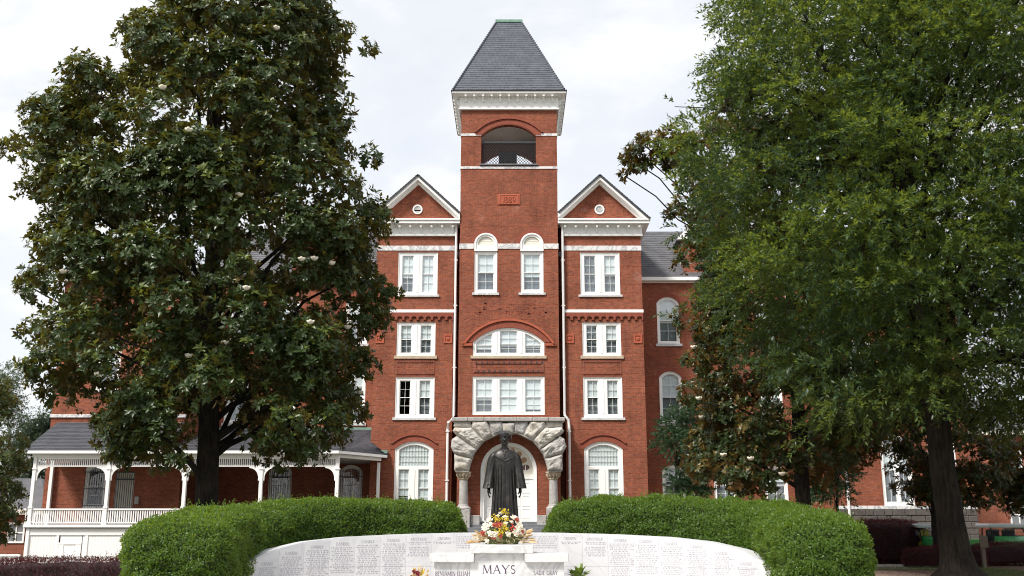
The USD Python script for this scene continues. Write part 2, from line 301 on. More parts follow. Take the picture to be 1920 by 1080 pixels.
USED = {}
def numbered(parent, name):
    k = USED.get((parent, name), 0); USED[(parent, name)] = k + 1
    return f'{parent}/{name}' + (f'_{k:03d}' if k else '')
def data(prim, label=None, cat=None, group=None, kind=None):
    for k, v in (('label', label), ('category', cat), ('group', group), ('kind', kind)):
        if v: prim.SetCustomDataByKey(k, v)
    return prim
def obj(name, mb, m, parent='/World', smooth=False, **kw):
    if isinstance(mb, MB): mb = mb.mesh()
    path = numbered(str(parent), name)
    usdkit.mesh(stage, path, mb, M[m] if isinstance(m, str) else m, smooth=smooth)
    data(stage.GetPrimAtPath(path), **kw)
    return path
def thing(name, label, cat, loc=(0, 0, 0), group=None):
    path = numbered('/World', name)
    x = UsdGeom.Xform.Define(stage, path); x.AddTranslateOp().Set(Gf.Vec3d(*map(float, loc)))
    data(x.GetPrim(), label, cat, group)
    return path
def W(px, py, Y):                                    # a point of the photograph measured at distance Y, in metres
    xc, yc = (px - 960) / FPX, (540 - py) / FPX
    dy = math.cos(PITCH) - yc * math.sin(PITCH); dz = math.sin(PITCH) + yc * math.cos(PITCH)
    return np.array([xc * Y / dy, Y, EYE + dz * Y / dy])
def fnoise(p, sc, seed=0): return meshkit.noise(np.asarray(p) * sc, seed)

# ------------------------------------------------------------------ ground
def sstep(a, b, x):
    t = np.clip((np.asarray(x, float) - a) / (b - a), 0, 1); return t * t * (3 - 2 * t)
def gz(x, y):
    x, y = np.asarray(x, float), np.asarray(y, float)
    left = sstep(-7.5, -20, x) * sstep(22, 50, y)
    right = sstep(9, 14, x) * sstep(38.8, 41.5, y)
    return -0.75 * left - 0.12 * right - 0.35 * sstep(50, 56, y) * sstep(7, 2, np.abs(x)) * 0
gx = np.unique(np.concatenate([np.linspace(-900, -60, 15), np.linspace(-60, 60, 121), np.linspace(60, 900, 15)]))
gy = np.unique(np.concatenate([np.linspace(-300, -10, 8), np.linspace(-10, 100, 111), np.linspace(100, 1800, 20)]))
X, Y = np.meshgrid(gx, gy); Z = gz(X, Y)
nx = len(gx); ii = np.arange(len(gy) - 1)[:, None] * nx + np.arange(nx - 1)[None]
F = np.stack([ii, ii + 1, ii + nx + 1, ii + nx], -1).reshape(-1, 4)
b = MB().add(np.c_[X.ravel(), Y.ravel(), Z.ravel()], F); obj('ground', b, 'lawn_soil', smooth=True, kind='structure')
def sheet(name, poly, m, lift, step=0.5, **kw):
    x0, y0, x1, y1 = poly.bounds
    xs, ys = np.arange(x0, x1 + step, step), np.arange(y0, y1 + step, step); b = MB()
    for i in range(len(xs) - 1):
        for j in range(len(ys) - 1):
            c = sbox(xs[i], ys[j], xs[i + 1], ys[j + 1]).intersection(poly)
            for g in getattr(c, 'geoms', [c]):
                if g.is_empty or g.geom_type != 'Polygon' or g.area < 1e-5: continue
                q = np.array(g.exterior.coords)[:-1]
                if not g.exterior.is_ccw: q = q[::-1]
                b.add(np.c_[q, gz(q[:, 0], q[:, 1]) + lift], [(0, k, k + 1) for k in range(1, len(q) - 1)])
    return obj(name, b, m, kind='structure', **kw)
sheet('plaza', Polygon([(-5, 8), (5, 8), (5, 24), (-5, 24)]), 'plaza_paving', 0.004, 1.0)
sheet('mulch_bed', Polygon([(9.5, 27), (16, 27), (30, 27), (32, 41), (12.5, 39), (9.5, 33)]), 'mulch', 0.004, 1.0)
sheet('gravel_path', Polygon([(8.0, 24), (13.0, 26.5), (12.9, 30.2), (12.6, 34.0), (9.8, 34.4), (8.4, 32)]), 'red_gravel', 0.008, 1.0)
sheet('concrete_path', Polygon([(7.5, 35.0), (14.5, 35.0), (15.5, 38.8), (12, 46), (8, 54), (6, 54), (8.5, 44), (7.5, 40)]), 'concrete', 0.012, 1.0)

# ------------------------------------------------------------------ the hall
AX = -0.2
H = thing('college_hall', 'large red brick hall with a tall square belfry tower and twin white trimmed gables', 'building', (0, 0, 0))
def rect(x0, x1, z0, z1): return sbox(x0, z0, x1, z1)
def arch_poly(x0, x1, z0, zs, rise, n=24):
    if rise <= 0: return rect(x0, x1, z0, zs)
    w = (x1 - x0) / 2; c = (x0 + x1) / 2; R = (w * w + rise * rise) / (2 * rise); zc = zs + rise - R
    a = math.asin(min(1, w / R)) if rise <= w else PI - math.asin(min(1, w / R))
    th = np.linspace(a, -a, n)
    return Polygon([(x0, z0), (x1, z0)] + [(c + R * math.sin(t), zc + R * math.cos(t)) for t in th]).buffer(0)
def arch_ring(x0, x1, zs, rise, t, up=0.0):
    """the band of thickness t over a segmental arch"""
    a = arch_poly(x0, x1, zs - 4, zs, rise); bb = a.buffer(t, join_style=2)
    return bb.difference(a).intersection(rect(x0 - 3, x1 + 3, zs - up, zs + 9))

def window(x0, x1, z0, zs, y, rise=0.0, lights=1, sill='white_paint', sill_h=0.15, blinds=None, trans=None, mull=0.2, border=0.13, arch_panel=False, bars=False, split=0.5, muntin=True, sill_over=0.13):
    outer = arch_poly(x0, x1, z0, zs, rise)
    if isinstance(lights, int):
        w = (x1 - x0 - 2 * border - (lights - 1) * mull) / lights
        lights = [(x0 + border + k * (w + mull), x0 + border + k * (w + mull) + w) for k in range(lights)]
    inner = outer.buffer(-border, join_style=2); bottom = z0 + border * 0.6
    ztop = zs + rise if trans is None else trans
    ls = [rect(a, c, bottom, ztop).intersection(inner) for a, c in lights]
    frame = outer.buffer(-0.004).difference(unary_union(ls))
    tr = None
    if trans is not None:
        tr = rect(lights[0][0], lights[-1][1], trans + 0.16, zs + rise).intersection(inner); frame = frame.difference(tr)
    b = MB().prism(frame, y + 0.07, y + 0.24)
    b.prism(outer.buffer(-0.004).difference(outer.buffer(-0.06, join_style=2)), y + 0.03, y + 0.07)
    if len(lights) > 1:
        for k in range(len(lights) - 1):
            xm = (lights[k][1] + lights[k + 1][0]) / 2; b.prism(rect(xm - 0.07, xm + 0.07, bottom, ztop - 0.02).intersection(inner), y + 0.045, y + 0.07)
    fr = obj('window', b, 'white_paint', H)
    if sill: obj('sill', MB().rbox(x0 - sill_over, x1 + sill_over, y - 0.09, y + 0.07, z0 - sill_h, z0 - 0.002, 0.012), sill, fr)
    for k, lp in enumerate(ls):
        ax0, az0, ax1, az1 = lp.bounds; zm = az0 + (az1 - az0) * split
        for up in (0, 1):
            sp = lp.intersection(rect(ax0, ax1, zm - 0.03 if up else az0, az1 if up else zm + 0.03)); yy = y + (0.125 if up else 0.165)
            ring = sp.buffer(-0.003).difference(sp.buffer(-0.045, join_style=2)); bx0, bz0, bx1, bz1 = sp.bounds
            if muntin:
                ring = unary_union([ring, rect((bx0 + bx1) / 2 - .008, (bx0 + bx1) / 2 + .008, bz0, bz1).intersection(sp.buffer(-0.01)),
                                    rect(bx0, bx1, (bz0 + bz1) / 2 - .009, (bz0 + bz1) / 2 + .009).intersection(sp.buffer(-0.01))])
            obj('sash', MB().prism(ring, yy, yy + 0.035), 'white_paint', fr)
            obj('pane', MB().sheet(sp.buffer(-0.02), yy + 0.014), 'window_glass', fr)
        bl = blinds[k] if blinds is not None else (0.6, 'blind')
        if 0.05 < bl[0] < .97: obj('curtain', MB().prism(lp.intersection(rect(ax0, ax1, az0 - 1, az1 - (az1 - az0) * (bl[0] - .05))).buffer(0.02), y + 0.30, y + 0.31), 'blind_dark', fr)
        if bl[0] > 0: obj('blind', MB().prism(lp.intersection(rect(ax0, ax1, az1 - (az1 - az0) * bl[0], az1 + 1)).buffer(0.02), y + 0.215, y + 0.225), bl[1], fr)
    if tr is not None:
        bx0, bz0, bx1, bz1 = tr.bounds
        g = [tr.buffer(-0.003).difference(tr.buffer(-0.05, join_style=2))]
        for k in range(1, 10): g.append(rect(bx0 + (bx1 - bx0) * k / 10 - .006, bx0 + (bx1 - bx0) * k / 10 + .006, bz0, bz1).intersection(tr))
        for k in range(1, 4): g.append(rect(bx0, bx1, bz0 + (bz1 - bz0) * k / 4 - .006, bz0 + (bz1 - bz0) * k / 4 + .006).intersection(tr))
        obj('transom', MB().prism(unary_union(g), y + 0.13, y + 0.165), 'white_paint', fr)
        obj('pane', MB().sheet(tr.buffer(-0.02), y + 0.145), 'window_glass', fr)
        obj('blind', MB().prism(tr.buffer(0.02), y + 0.20, y + 0.21), 'blind', fr)
    return outer
def wall(poly, holes, y, m='brick', t=0.35, name='wall'):
    for h in holes: poly = poly.difference(h)
    return obj(name, MB().prism(poly, y, y + t), m, H)

# --- tower
TX0, TX1, TY = -3.37, 2.97, 62.0
mir = lambda a, c: (2 * AX - c, 2 * AX - a)
holes = []
for (a, c), bl in (((-2.42, -0.95), [(0.52, 'blind')]), ((0.55, 2.02), [(0.62, 'blind')])):
    holes.append(window(a, c, 15.8, 18.55, TY, 0, 1, 'marble_band', 0.16, blinds=bl, border=0.2))
    hp = arch_poly(a - 0.02, c + 0.02, 18.553, 19.02, 0.75); holes.append(hp)
    fr = obj('window_head', MB().prism(hp.buffer(-0.004).difference(arch_poly(a + .2, c - .2, 18.95, 19.02, 0.52)), TY + .02, TY + .2).prism(hp.buffer(-0.004).difference(hp.buffer(-.1)), TY - .05, TY + .02), 'white_paint', H)
    obj('fan_panel', MB().prism(arch_poly(a + .2, c - .2, 18.95, 19.02, 0.52).buffer(-0.003), TY + .11, TY + .14), 'cream_paint', fr)
    for q in range(3):
        zz = 19.08 + q * .15; obj('glazing_bar', MB().box((a + c) / 2 - .5 + q * .12, (a + c) / 2 + .5 - q * .12, TY + .09, TY + .11, zz, zz + .02), 'white_paint', fr)
    obj('arch_ring', MB().prism(arch_ring(a - .02, c + .02, 19.02, .75, .3), TY - .018, TY + .05), 'moulded_brick', H)
holes.append(window(-2.47, 2.04, 11.73, 12.6, TY, 0.93, [(-2.27, -1.25), (-.76, .34), (.83, 1.84)], 'tan_stone', 0.19, blinds=[(0.75, 'blind'), (0.68, 'blind'), (0.7, 'blind')], mull=.4, border=.17, split=.42))
holes.append(window(-2.47, 2.04, 8.02, 10.42, TY, 0, [(-2.27, -1.22), (-.78, .34), (.82, 1.84)], None, blinds=[(0.62, 'blind'), (1.0, 'blind'), (0.9, 'blind')], border=.17, split=.47))
obj('carton', MB().box(-2.2, -1.45, TY + .5, TY + .8, 7.98, 8.2), 'cardboard', H)
door_o = arch_poly(-1.93, 1.53, 1.55, 4.6, 1.72); holes.append(door_o)
bel = arch_poly(-2.04, 1.58, 24.48, 26.45, 0.80); holes.append(bel)
panel_o = rect(-2.42, 2.0, 10.66, 11.38)
wall(rect(TX0, TX1, -0.6, 28.5), holes, TY)
bside = arch_poly(65.2 - 1.81, 65.2 + 1.81, 24.48, 26.45, 0.8)
for x0 in (TX0, TX1 - .35):
    obj('wall', MB().prism(rect(TY + .35, 68.05, -.6, 28.5).difference(bside), x0, x0 + .35, axis='x'), 'brick', H)
obj('wall', MB().prism(rect(TX0, TX1, -.6, 28.5).difference(arch_poly(-2.04, 1.58, 24.48, 26.8, .8)), 68.05, 68.4), 'brick', H)
obj('belfry_floor', MB().box(TX0 + .35, TX1 - .35, TY + .35, 68.05, 24.1, 24.3), 'grey_stone', H)
obj('belfry_ceiling', MB().box(TX0 + .35, TX1 - .35, TY + .35, 68.05, 28.9, 29.0), 'cream_paint', H)
obj('bell_housing', MB().box(-.92, .34, 65.6, 66.4, 24.3, 26.75), 'black_trim', H)
g = []
for k in range(-14, 26):
    xk = -2.04 + k * .2
    g += [LineString([(xk, 24.48), (xk + 1.55, 26.03)]).buffer(.012), LineString([(xk, 26.03), (xk + 1.55, 24.48)]).buffer(.012)]
obj('grille', MB().prism(unary_union(g).intersection(rect(-2.04, 1.58, 24.5, 26.03)), TY + .2, TY + .225), 'dark_metal', H)
obj('grille_rail', MB().box(-2.04, 1.58, TY + .17, TY + .25, 26.03, 26.17), 'dark_metal', H)
obj('belfry_sill', MB().rbox(-2.15, 1.7, TY - .12, TY + .35, 24.39, 24.48, .015), 'dark_stone', H)
obj('hood_mould', MB().prism(arch_ring(-2.38, 1.92, 26.72, .93, .13, .02), TY - .12, TY + .05), 'moulded_brick', H)
obj('arch_ring', MB().prism(arch_ring(-2.04, 1.58, 26.45, .8, .42), TY - .03, TY + .05).prism(arch_ring(-2.04, 1.58, 26.45, .8, .42).buffer(-.06).buffer(.0), TY - .045, TY - .03), 'moulded_brick', H)
for x0, x1, z0, z1 in ((TX0, -2.04, 26.46, 26.64), (1.58, TX1, 26.46, 26.64), (TX0, TX1, 24.15, 24.33), (TX0, -2.46, 18.69, 19.05), (-.91, .51, 18.69, 19.05), (2.06, TX1, 18.69, 19.05)):
    obj('marble_course', MB().rbox(x0 - (.035 if x0 == TX0 else 0), x1 + (.035 if x1 == TX1 else 0), TY - .035, TY + .1, z0, z1, .01), 'marble_band', H)
    if x0 == TX0: obj('marble_course', MB().box(TX0 - .035, TX0, TY + .1, 68.4, z0, z1), 'marble_band', H)
    if x1 == TX1: obj('marble_course', MB().box(TX1, TX1 + .035, TY + .1, 68.4, z0, z1), 'marble_band', H)
# hood over the arched triple window, patched brick and soldier panel
obj('hood_mould', MB().prism(arch_ring(-3.0, 2.6, 12.42, 1.55, .13), TY - .1, TY + .05).box(-3.15, -2.5, TY - .1, TY + .04, 12.36, 12.5).box(2.1, 2.75, TY - .1, TY + .04, 12.36, 12.5), 'terracotta', H)
obj('arch_ring', MB().prism(arch_ring(-2.47, 2.04, 12.6, .93, .40), TY - .02, TY + .04), 'moulded_brick', H)
fp = obj('spandrel_panel', MB().prism(panel_o.difference(panel_o.buffer(-.17, join_style=2)), TY - .03, TY + .02), 'brick_aged', H)
for k in range(38):
    for zz in (10.68, 11.22):
        obj('soldier_brick', MB().box(-2.38 + k * .1145, -2.38 + k * .1145 + .085, TY - .055, TY - .028, zz, zz + .14), 'brick_aged' if (k * 7 + int(zz)) % 3 else 'black_trim', fp)
for k in range(60):                                    # weathered courses above the hood
    xk, zk = rng.uniform(-2.5, 2.1), 14.35 + rng.uniform(0, .75)
    zk = round(zk / .075) * .075
    if zk - 14.3 > 1.1 - .12 * (xk + .2) ** 2: continue
    obj('weathered_brick', MB().box(xk, xk + .2, TY - .012, TY + .02, zk + .006, zk + .068), 'brick_aged', H)
# date panel
dp = obj('date_panel', MB().rbox(-.93, .52, TY - .05, TY + .03, 21.68, 22.4, .02), 'terracotta', H)

# --- stroke lettering with thick and thin pen
def arcp(cx, cy, rx, ry, a0, a1, n=14): return [(cx + rx * math.cos(math.radians(a)), cy + ry * math.sin(math.radians(a))) for a in np.linspace(a0, a1, n)]
T_, t_ = .15, .06
GL = {
 'M': (1.05, [([(.02, 0), (.1, 1)], t_), ([(.1, 1), (.52, .05)], T_), ([(.52, .05), (.93, 1)], t_), ([(.93, 1), (1.0, 0)], T_)]),
 'A': (.85, [([(0, 0), (.42, 1)], t_), ([(.42, 1), (.84, 0)], T_), ([(.15, .36), (.68, .36)], t_)]),
 'Y': (.82, [([(0, 1), (.42, .47)], T_), ([(.82, 1), (.42, .47)], t_), ([(.42, .5), (.42, 0)], T_)]),
 'S': (.55, [(arcp(.29, .745, .23, .235, 30, 230) + arcp(.27, .27, .25, .265, 60, -150), .1)]),
 'B': (.6, [([(.08, 0), (.08, 1)], T_), ([(.08, .97)] + arcp(.3, .745, .22, .225, 90, -90) + [(.08, .52)], .09), ([(.08, .5)] + arcp(.33, .265, .25, .235, 90, -90) + [(.08, .03)], .09)]),
 'E': (.52, [([(.08, 0), (.08, 1)], T_), ([(.08, .97), (.5, .97)], t_), ([(.08, .52), (.42, .52)], t_), ([(.08, .03), (.52, .03)], t_)]),
 'N': (.8, [([(.06, 0), (.06, 1)], t_), ([(.06, 1), (.74, 0)], T_), ([(.74, 0), (.74, 1)], t_)]),
 'J': (.3, [([(.22, 1), (.22, 0), (.1, -.18), (-.02, -.2)], T_ * .8)]),
 'I': (.2, [([(.1, 0), (.1, 1)], T_)]),
 'L': (.5, [([(.08, 0), (.08, 1)], T_), ([(.08, .03), (.5, .03)], t_)]),
 'H': (.8, [([(.08, 0), (.08, 1)], T_), ([(.72, 0), (.72, 1)], T_), ([(.08, .52), (.72, .52)], t_)]),
 'D': (.78, [([(.08, 0), (.08, 1)], T_), ([(.08, .97), (.3, .97)] + arcp(.3, .5, .42, .47, 90, -90) + [(.08, .03)], .1)]),
 'G': (.82, [(arcp(.44, .5, .4, .47, 40, 320), .1), ([(.74, .2), (.74, .48)], T_), ([(.55, .48), (.8, .48)], t_)]),
 'C': (.75, [(arcp(.44, .5, .4, .47, 40, 320), .1)]),
 'O': (.9, [(arcp(.45, .5, .4, .47, 0, 360, 24), .1)]),
 'Q': (.9, [(arcp(.45, .5, .4, .47, 0, 360, 24), .1), ([(.45, .05), (.9, -.2)], .1)]),
 'R': (.65, [([(.08, 0), (.08, 1)], T_), ([(.08, .97)] + arcp(.3, .73, .24, .24, 90, -90) + [(.08, .49)], .09), ([(.28, .49), (.65, 0)], T_)]),
 'W': (1.15, [([(0, 1), (.3, 0)], T_), ([(.3, 0), (.57, 1)], t_), ([(.57, 1), (.85, 0)], T_), ([(.85, 0), (1.14, 1)], t_)]),
 'T': (.7, [([(.35, 0), (.35, 1)], T_), ([(0, .97), (.7, .97)], t_)]),
 'U': (.75, [([(.08, 1), (.08, .35)] + arcp(.38, .32, .3, .3, 180, 360) + [(.68, 1)], .1)]),
 '1': (.35, [([(.05, .85), (.2, 1), (.2, 0)], T_)]),
 '8': (.6, [(arcp(.3, .75, .2, .22, 0, 360, 18), .12), (arcp(.3, .27, .25, .26, 0, 360, 18), .12)]),
 '9': (.6, [(arcp(.3, .7, .24, .27, 0, 360, 18), .12), ([(.54, .7), (.48, .3), (.25, .02)], .12)]),
}
def lettering(text, height, gap=.16, space=.5, serif=True):
    x, parts = 0, []
    for ch in text:
        if ch == ' ': x += space; continue
        w, ss = GL[ch]
        for pts, th in ss:
            parts.append(LineString([(x + a, c) for a, c in pts]).buffer(th / 2, cap_style=2, join_style=2, mitre_limit=2))
            if serif:
                for e in (pts[0], pts[-1]):
                    if e[1] in (0, 1): parts.append(sbox(x + e[0] - .12, e[1] - (.04 if e[1] else 0), x + e[0] + .12, e[1] + (.0 if e[1] else .04)))
        x += w + gap
    g = affinity.scale(unary_union(parts), height, height, origin=(0, 0))
    return g, (x - gap) * height
def put_text(text, height, cx, z, y, depth=.003, gap=.16, width=None, **kw):
    g, w = lettering(text, height, gap, **kw)
    if width: g = affinity.scale(g, width / w, 1, origin=(0, 0)); w = width
    return MB().prism(affinity.translate(g, cx - w / 2, z), y - depth, y)
obj('date_numerals', put_text('1889', .36, -.205, 21.86, TY - .05, .035, gap=.12, width=.82), 'terracotta', dp)
for xx in (-.83, .35):
    obj('date_border', MB().rbox(xx, xx + .07, TY - .075, TY - .05, 21.72, 22.36, .01), 'terracotta', dp)
obj('date_border', MB().rbox(-.72, .31, TY - .072, TY - .05, 22.31, 22.36, .01), 'terracotta', dp)
obj('date_border', MB().rbox(-.72, .31, TY - .072, TY - .05, 21.72, 21.77, .01), 'terracotta', dp)

# --- roofs in courses of slates
def slates(b, e0, e1, r0, r1, rows, width=0.3, thick=0.035, rg=rng):
    """overlapping slates between the eave line e0-e1 and the ridge line r0-r1; each slate is a little slab of its own"""
    e0, e1, r0, r1 = map(lambda q: np.asarray(q, float), (e0, e1, r0, r1))
    n = np.cross(e1 - e0, (r0 + r1) / 2 - (e0 + e1) / 2); n /= np.linalg.norm(n)
    if n[2] < 0: n = -n
    V, Fc, k = [], [], 0
    for i in range(rows):
        t0, t1 = i / rows, min(1, (i + 1.25) / rows)
        L0, L1, U0, U1 = e0 + (r0 - e0) * t0, e1 + (r1 - e1) * t0, e0 + (r0 - e0) * t1, e1 + (r1 - e1) * t1
        ln = np.linalg.norm(L1 - L0); m = max(2, int(ln / width)); cut = (np.arange(m + 1) + (0.5 if i % 2 else 0)) / m
        cut = np.unique(np.clip(np.concatenate([[0], cut]), 0, 1))
        for a, c in zip(cut[:-1], cut[1:]):
            j = rg.uniform(-.006, .008); gp = .004 / ln
            p = [L0 + (L1 - L0) * (a + gp) + n * (thick + j), L0 + (L1 - L0) * (c - gp) + n * (thick + j), U0 + (U1 - U0) * (c - gp) + n * .006, U0 + (U1 - U0) * (a + gp) + n * .006,
                 L0 + (L1 - L0) * (a + gp), L0 + (L1 - L0) * (c - gp)]
            V += p; Fc += [(k, k + 1, k + 2), (k, k + 2, k + 3), (k + 4, k + 5, k + 1), (k + 4, k + 1, k)]; k += 6
    return b.add(V, Fc)
def slab(b, quad, th):
    q = np.asarray(quad, float); n = np.cross(q[1] - q[0], q[3] - q[0]); n /= np.linalg.norm(n); n *= -th if n[2] > 0 else th
    return b.add(np.vstack([q, q + n]), [(0, 1, 2, 3), (7, 6, 5, 4), (0, 4, 5, 1), (1, 5, 6, 2), (2, 6, 7, 3), (3, 7, 4, 0)])
cx, cy, hb, ht, zb, zt = -.22, 65.2, 3.66, .86, 29.47, 35.95
B4 = [(cx - hb, cy - hb - .2, zb), (cx + hb, cy - hb - .2, zb), (cx + hb, cy + hb + .2, zb), (cx - hb, cy + hb + .2, zb)]
T4 = [(cx - ht, cy - ht, zt), (cx + ht, cy - ht, zt), (cx + ht, cy + ht, zt), (cx - ht, cy + ht, zt)]
core = MB().loft([np.array(B4), np.array(T4)])
rf = obj('tower_roof', core, 'slate', H)
b = MB()
for k in range(4): slates(b, B4[k], B4[(k + 1) % 4], T4[k], T4[(k + 1) % 4], 33)
obj('slate', b, 'slate', rf, kind='stuff')
for k in range(4):
    p0, p1 = np.array(B4[k]), np.array(T4[k]); b = MB()
    for i in range(33):
        a, c = p0 + (p1 - p0) * i / 33, p0 + (p1 - p0) * (i + 1.2) / 33
        o = np.array([np.sign(p0[0] - cx), np.sign(p0[1] - cy), 0]) * .03
        b.tube([a + o + (0, 0, .05), c + o + (0, 0, .012)], [.075, .05], 6)
    obj('hip_ridge', b, 'slate', rf)
obj('copper_cap', MB().rbox(cx - ht - .1, cx + ht + .1, cy - ht - .1, cy + ht + .1, zt - .02, zt + .22, .03).rbox(cx - ht + .1, cx + ht - .1, cy - ht + .1, cy + ht - .1, zt + .2, zt + .34, .04), 'copper', rf)
# tower cornice on four sides
def cornice4(x0, x1, y0, y1, z0, z1, over, nb, sides='fblr'):
    cc = obj('cornice', MB().box(x0 - .12, x1 + .12, y0 - .12, y1 + .12, z0 + .12, z1 - .25).rbox(x0 - .18, x1 + .18, y0 - .18, y1 + .18, z0, z0 + .115, .03)
             .hexa([(x, y, z) for z, o in ((z1 - .248, .3), (z1 - .15, over)) for y in (y0 - o, y1 + o) for x in (x0 - o, x1 + o)])
             .box(x0 - over, x1 + over, y0 - over, y1 + over, z1 - .148, z1 - .03), 'white_paint', H)
    obj('eave_edge', MB().rbox(x0 - over - .06, x1 + over + .06, y0 - over - .06, y1 + over + .06, z1 - .028, z1 + .05, .012), 'black_trim', cc)
    def bracket(u, lo, ax, sgn, at):
        prof = Polygon([(0, z1 - .26), (over - .16, z1 - .26), (over - .18, z1 - .36), (.25, z1 - .42), (.13, z1 - .62), (.0, z1 - .66)])
        bb = MB()
        if ax == 'y': bb.prism(affinity.scale(affinity.translate(prof, 0, 0), sgn, 1, origin=(0, 0)), u - .065, u + .065, axis='x'); v = bb.v[0]; v[:, 1] += at
        else: bb.prism(affinity.scale(prof, sgn, 1, origin=(0, 0)), u - .065, u + .065, axis='y'); v = bb.v[0]; v[:, 0] += at
        obj('bracket', bb, 'white_paint', cc)
    for k in range(nb):
        t = (k + .5) / nb
        if 'f' in sides: bracket(x0 + (x1 - x0) * t, 0, 'y', -1, y0 - .12)
        if 'b' in sides: bracket(x0 + (x1 - x0) * t, 0, 'y', 1, y1 + .12)
        if 'l' in sides: bracket(y0 + (y1 - y0) * t, 0, 'x', -1, x0 - .12)
        if 'r' in sides: bracket(y0 + (y1 - y0) * t, 0, 'x', 1, x1 + .12)
    return cc
cornice4(TX0, TX1, TY, 68.4, 28.28, 29.43, .62, 11)

# --- gabled bays
BY = 62.5
def bay(sgn):
    X = (lambda a, c: (a, c)) if sgn > 0 else mir
    x0, x1 = X(3.35, 8.38)
    hs = []
    bls = {1: [[(.45, 'blind_dark'), (.55, 'blind')], [(.62, 'blind_dark'), (.55, 'blind')], [(.5, 'blind'), (.5, 'blind')], [(1, 'blind'), (1, 'blind')]],
           -1: [[(.6, 'blind'), (1.0, 'blind')], [(.45, 'blind'), (.52, 'blind')], [(0, 'blind'), (.5, 'blind')], [(.7, 'blind'), (1, 'blind')]]}[sgn]
    a, c = X(4.41, 6.98)
    def two(a, c): 
        m = (a + c) / 2; return [(a + .26, m - .28), (m + .28, c - .26)]
    hs.append(window(a, c, 15.77, 18.61, BY, 0, two(a, c), 'marble', .14, blinds=bls[0], border=.2))
    a, c = X(4.48, 6.95)
    hs.append(window(a, c, 11.81, 13.97, BY, 0, two(a, c), 'tan_stone', .2, blinds=bls[1], border=.18))
    hs.append(window(a, c, 7.9, 10.45, BY, 0, two(a, c), 'marble', .16, blinds=bls[2], border=.2))
    a, c = X(4.47, 6.88)
    hs.append(window(a, c, 2.25, 5.95, BY, .48, two(a, c), 'marble', .16, blinds=bls[3], border=.2, trans=4.72))
    wall(rect(x0, x1, -.9, 19.75), hs, BY)
    obj('hood_mould', MB().prism(arch_ring(a - .12, c + .12, 6.3, .5, .13), BY - .09, BY + .04), 'moulded_brick', H)
    obj('arch_ring', MB().prism(arch_ring(a, c, 5.95, .48, .3), BY - .02, BY + .04), 'moulded_brick', H)
    a, c = X(4.5, 6.93); po = rect(a, c, 10.62, 11.5)
    sp = obj('spandrel_panel', MB().prism(po.difference(po.buffer(-.1, join_style=2)), BY - .025, BY + .02), 'brick_aged', H)
    for k in range(20):
        for zz in (10.6, 11.36): obj('soldier_brick', MB().box(a + .02 + k * .121, a + .1 + k * .121, BY - .045, BY - .022, zz + .03, zz + .15), 'brick_aged', sp)
    for xs in (x0, x1 - .35): obj('wall', MB().box(xs, xs + .35, BY + .35, 74, -.9, 19.75), 'brick', H)
    obj('wall', MB().box(x0, x1, 74, 74.3, -.9, 19.75), 'brick', H)
    obj('marble_course', MB().rbox(x0 - .03, x1 + .03, BY - .035, BY + .1, 18.72, 19.05, .01), 'marble_band', H)
    obj('marble_course', MB().rbox(x0 - .05, x1 + .05, BY - .09, BY + .1, 14.6, 14.79, .012), 'white_paint', H)
    # corbel table of little arches
    n = 11; w = (x1 - x0) / n; cb = rect(x0, x1, 14.12, 14.6)
    for k in range(n): cb = cb.difference(Point(x0 + (k + .5) * w, 14.2).buffer(w * .36)).difference(rect(x0 + k * w + .14, x0 + (k + 1) * w - .14, 14.0, 14.2))
    obj('corbel_table', MB().prism(cb.union(rect(x0, x1, 14.35, 14.6)), BY - .1, BY + .02), 'moulded_brick', H)
    for xc in X(3.68, 8.02):
        tp = obj('terracotta_tile', MB().prism(rect(xc - .27, xc + .27, 12.62, 13.2).difference(rect(xc - .17, xc + .17, 12.72, 13.1)), BY - .05, BY + .02), 'terracotta', H)
        obj('rosette', MB().lathe([(.13, 0), (.12, .03), (.06, .05), (.03, .03)], (0, 0, 0), 12).box(-.17, .17, -.19, .19, -.02, 0), 'terracotta', tp)
        pr = stage.GetPrimAtPath(tp + '/rosette'); xf = UsdGeom.Xformable(pr); xf.AddTranslateOp().Set(Gf.Vec3d(xc, BY - .01, 12.91)); xf.AddRotateXOp().Set(90)
    # cornice
    L_ = (lambda v: max(v, TX1 + .012)) if sgn > 0 else (lambda v: v); R_ = (lambda v: v) if sgn > 0 else (lambda v: min(v, TX0 - .012))
    cc = obj('cornice', MB().box(x0 - .1, x1 + .1, BY - .1, BY + .3, 19.78, 20.3).rbox(x0 - .16, x1 + .16, BY - .16, BY + .3, 19.68, 19.775, .02)
             .box(x0 - .2, x1 + .2, BY - .2, BY + .3, 20.302, 20.42).rbox(L_(x0 - .55), R_(x1 + .55), BY - .55, BY + .3, 20.42, 20.62, .02).rbox(L_(x0 - .62), R_(x1 + .62), BY - .62, BY + .3, 20.622, 20.74, .02), 'white_paint', H)
    for s_, xx in ((-1, x0), (1, x1)):
        if (sgn > 0) == (s_ > 0): obj('side_cornice', MB().box(min(xx, xx + s_ * .1), max(xx, xx + s_ * .1), BY + .3, 74, 19.78, 20.3).box(min(xx, xx + s_ * .55), max(xx, xx + s_ * .55), BY + .3, 74, 20.42, 20.62), 'white_paint', cc)
    prof = Polygon([(0, 20.3), (-.38, 20.3), (-.36, 20.2), (-.16, 20.12), (-.08, 19.9), (0, 19.88)])
    for k in range(8):
        xk = x0 + .1 + (x1 - x0 - .2) * k / 7
        bb = MB().prism(prof, xk - .06, xk + .06, axis='x'); bb.v[0][:, 1] += BY - .1; obj('bracket', bb, 'white_paint', cc)
    # gable
    gc = 5.77 if sgn > 0 else 2 * AX - 5.77
    hw, z0, za = 2.84, 20.742, 23.40
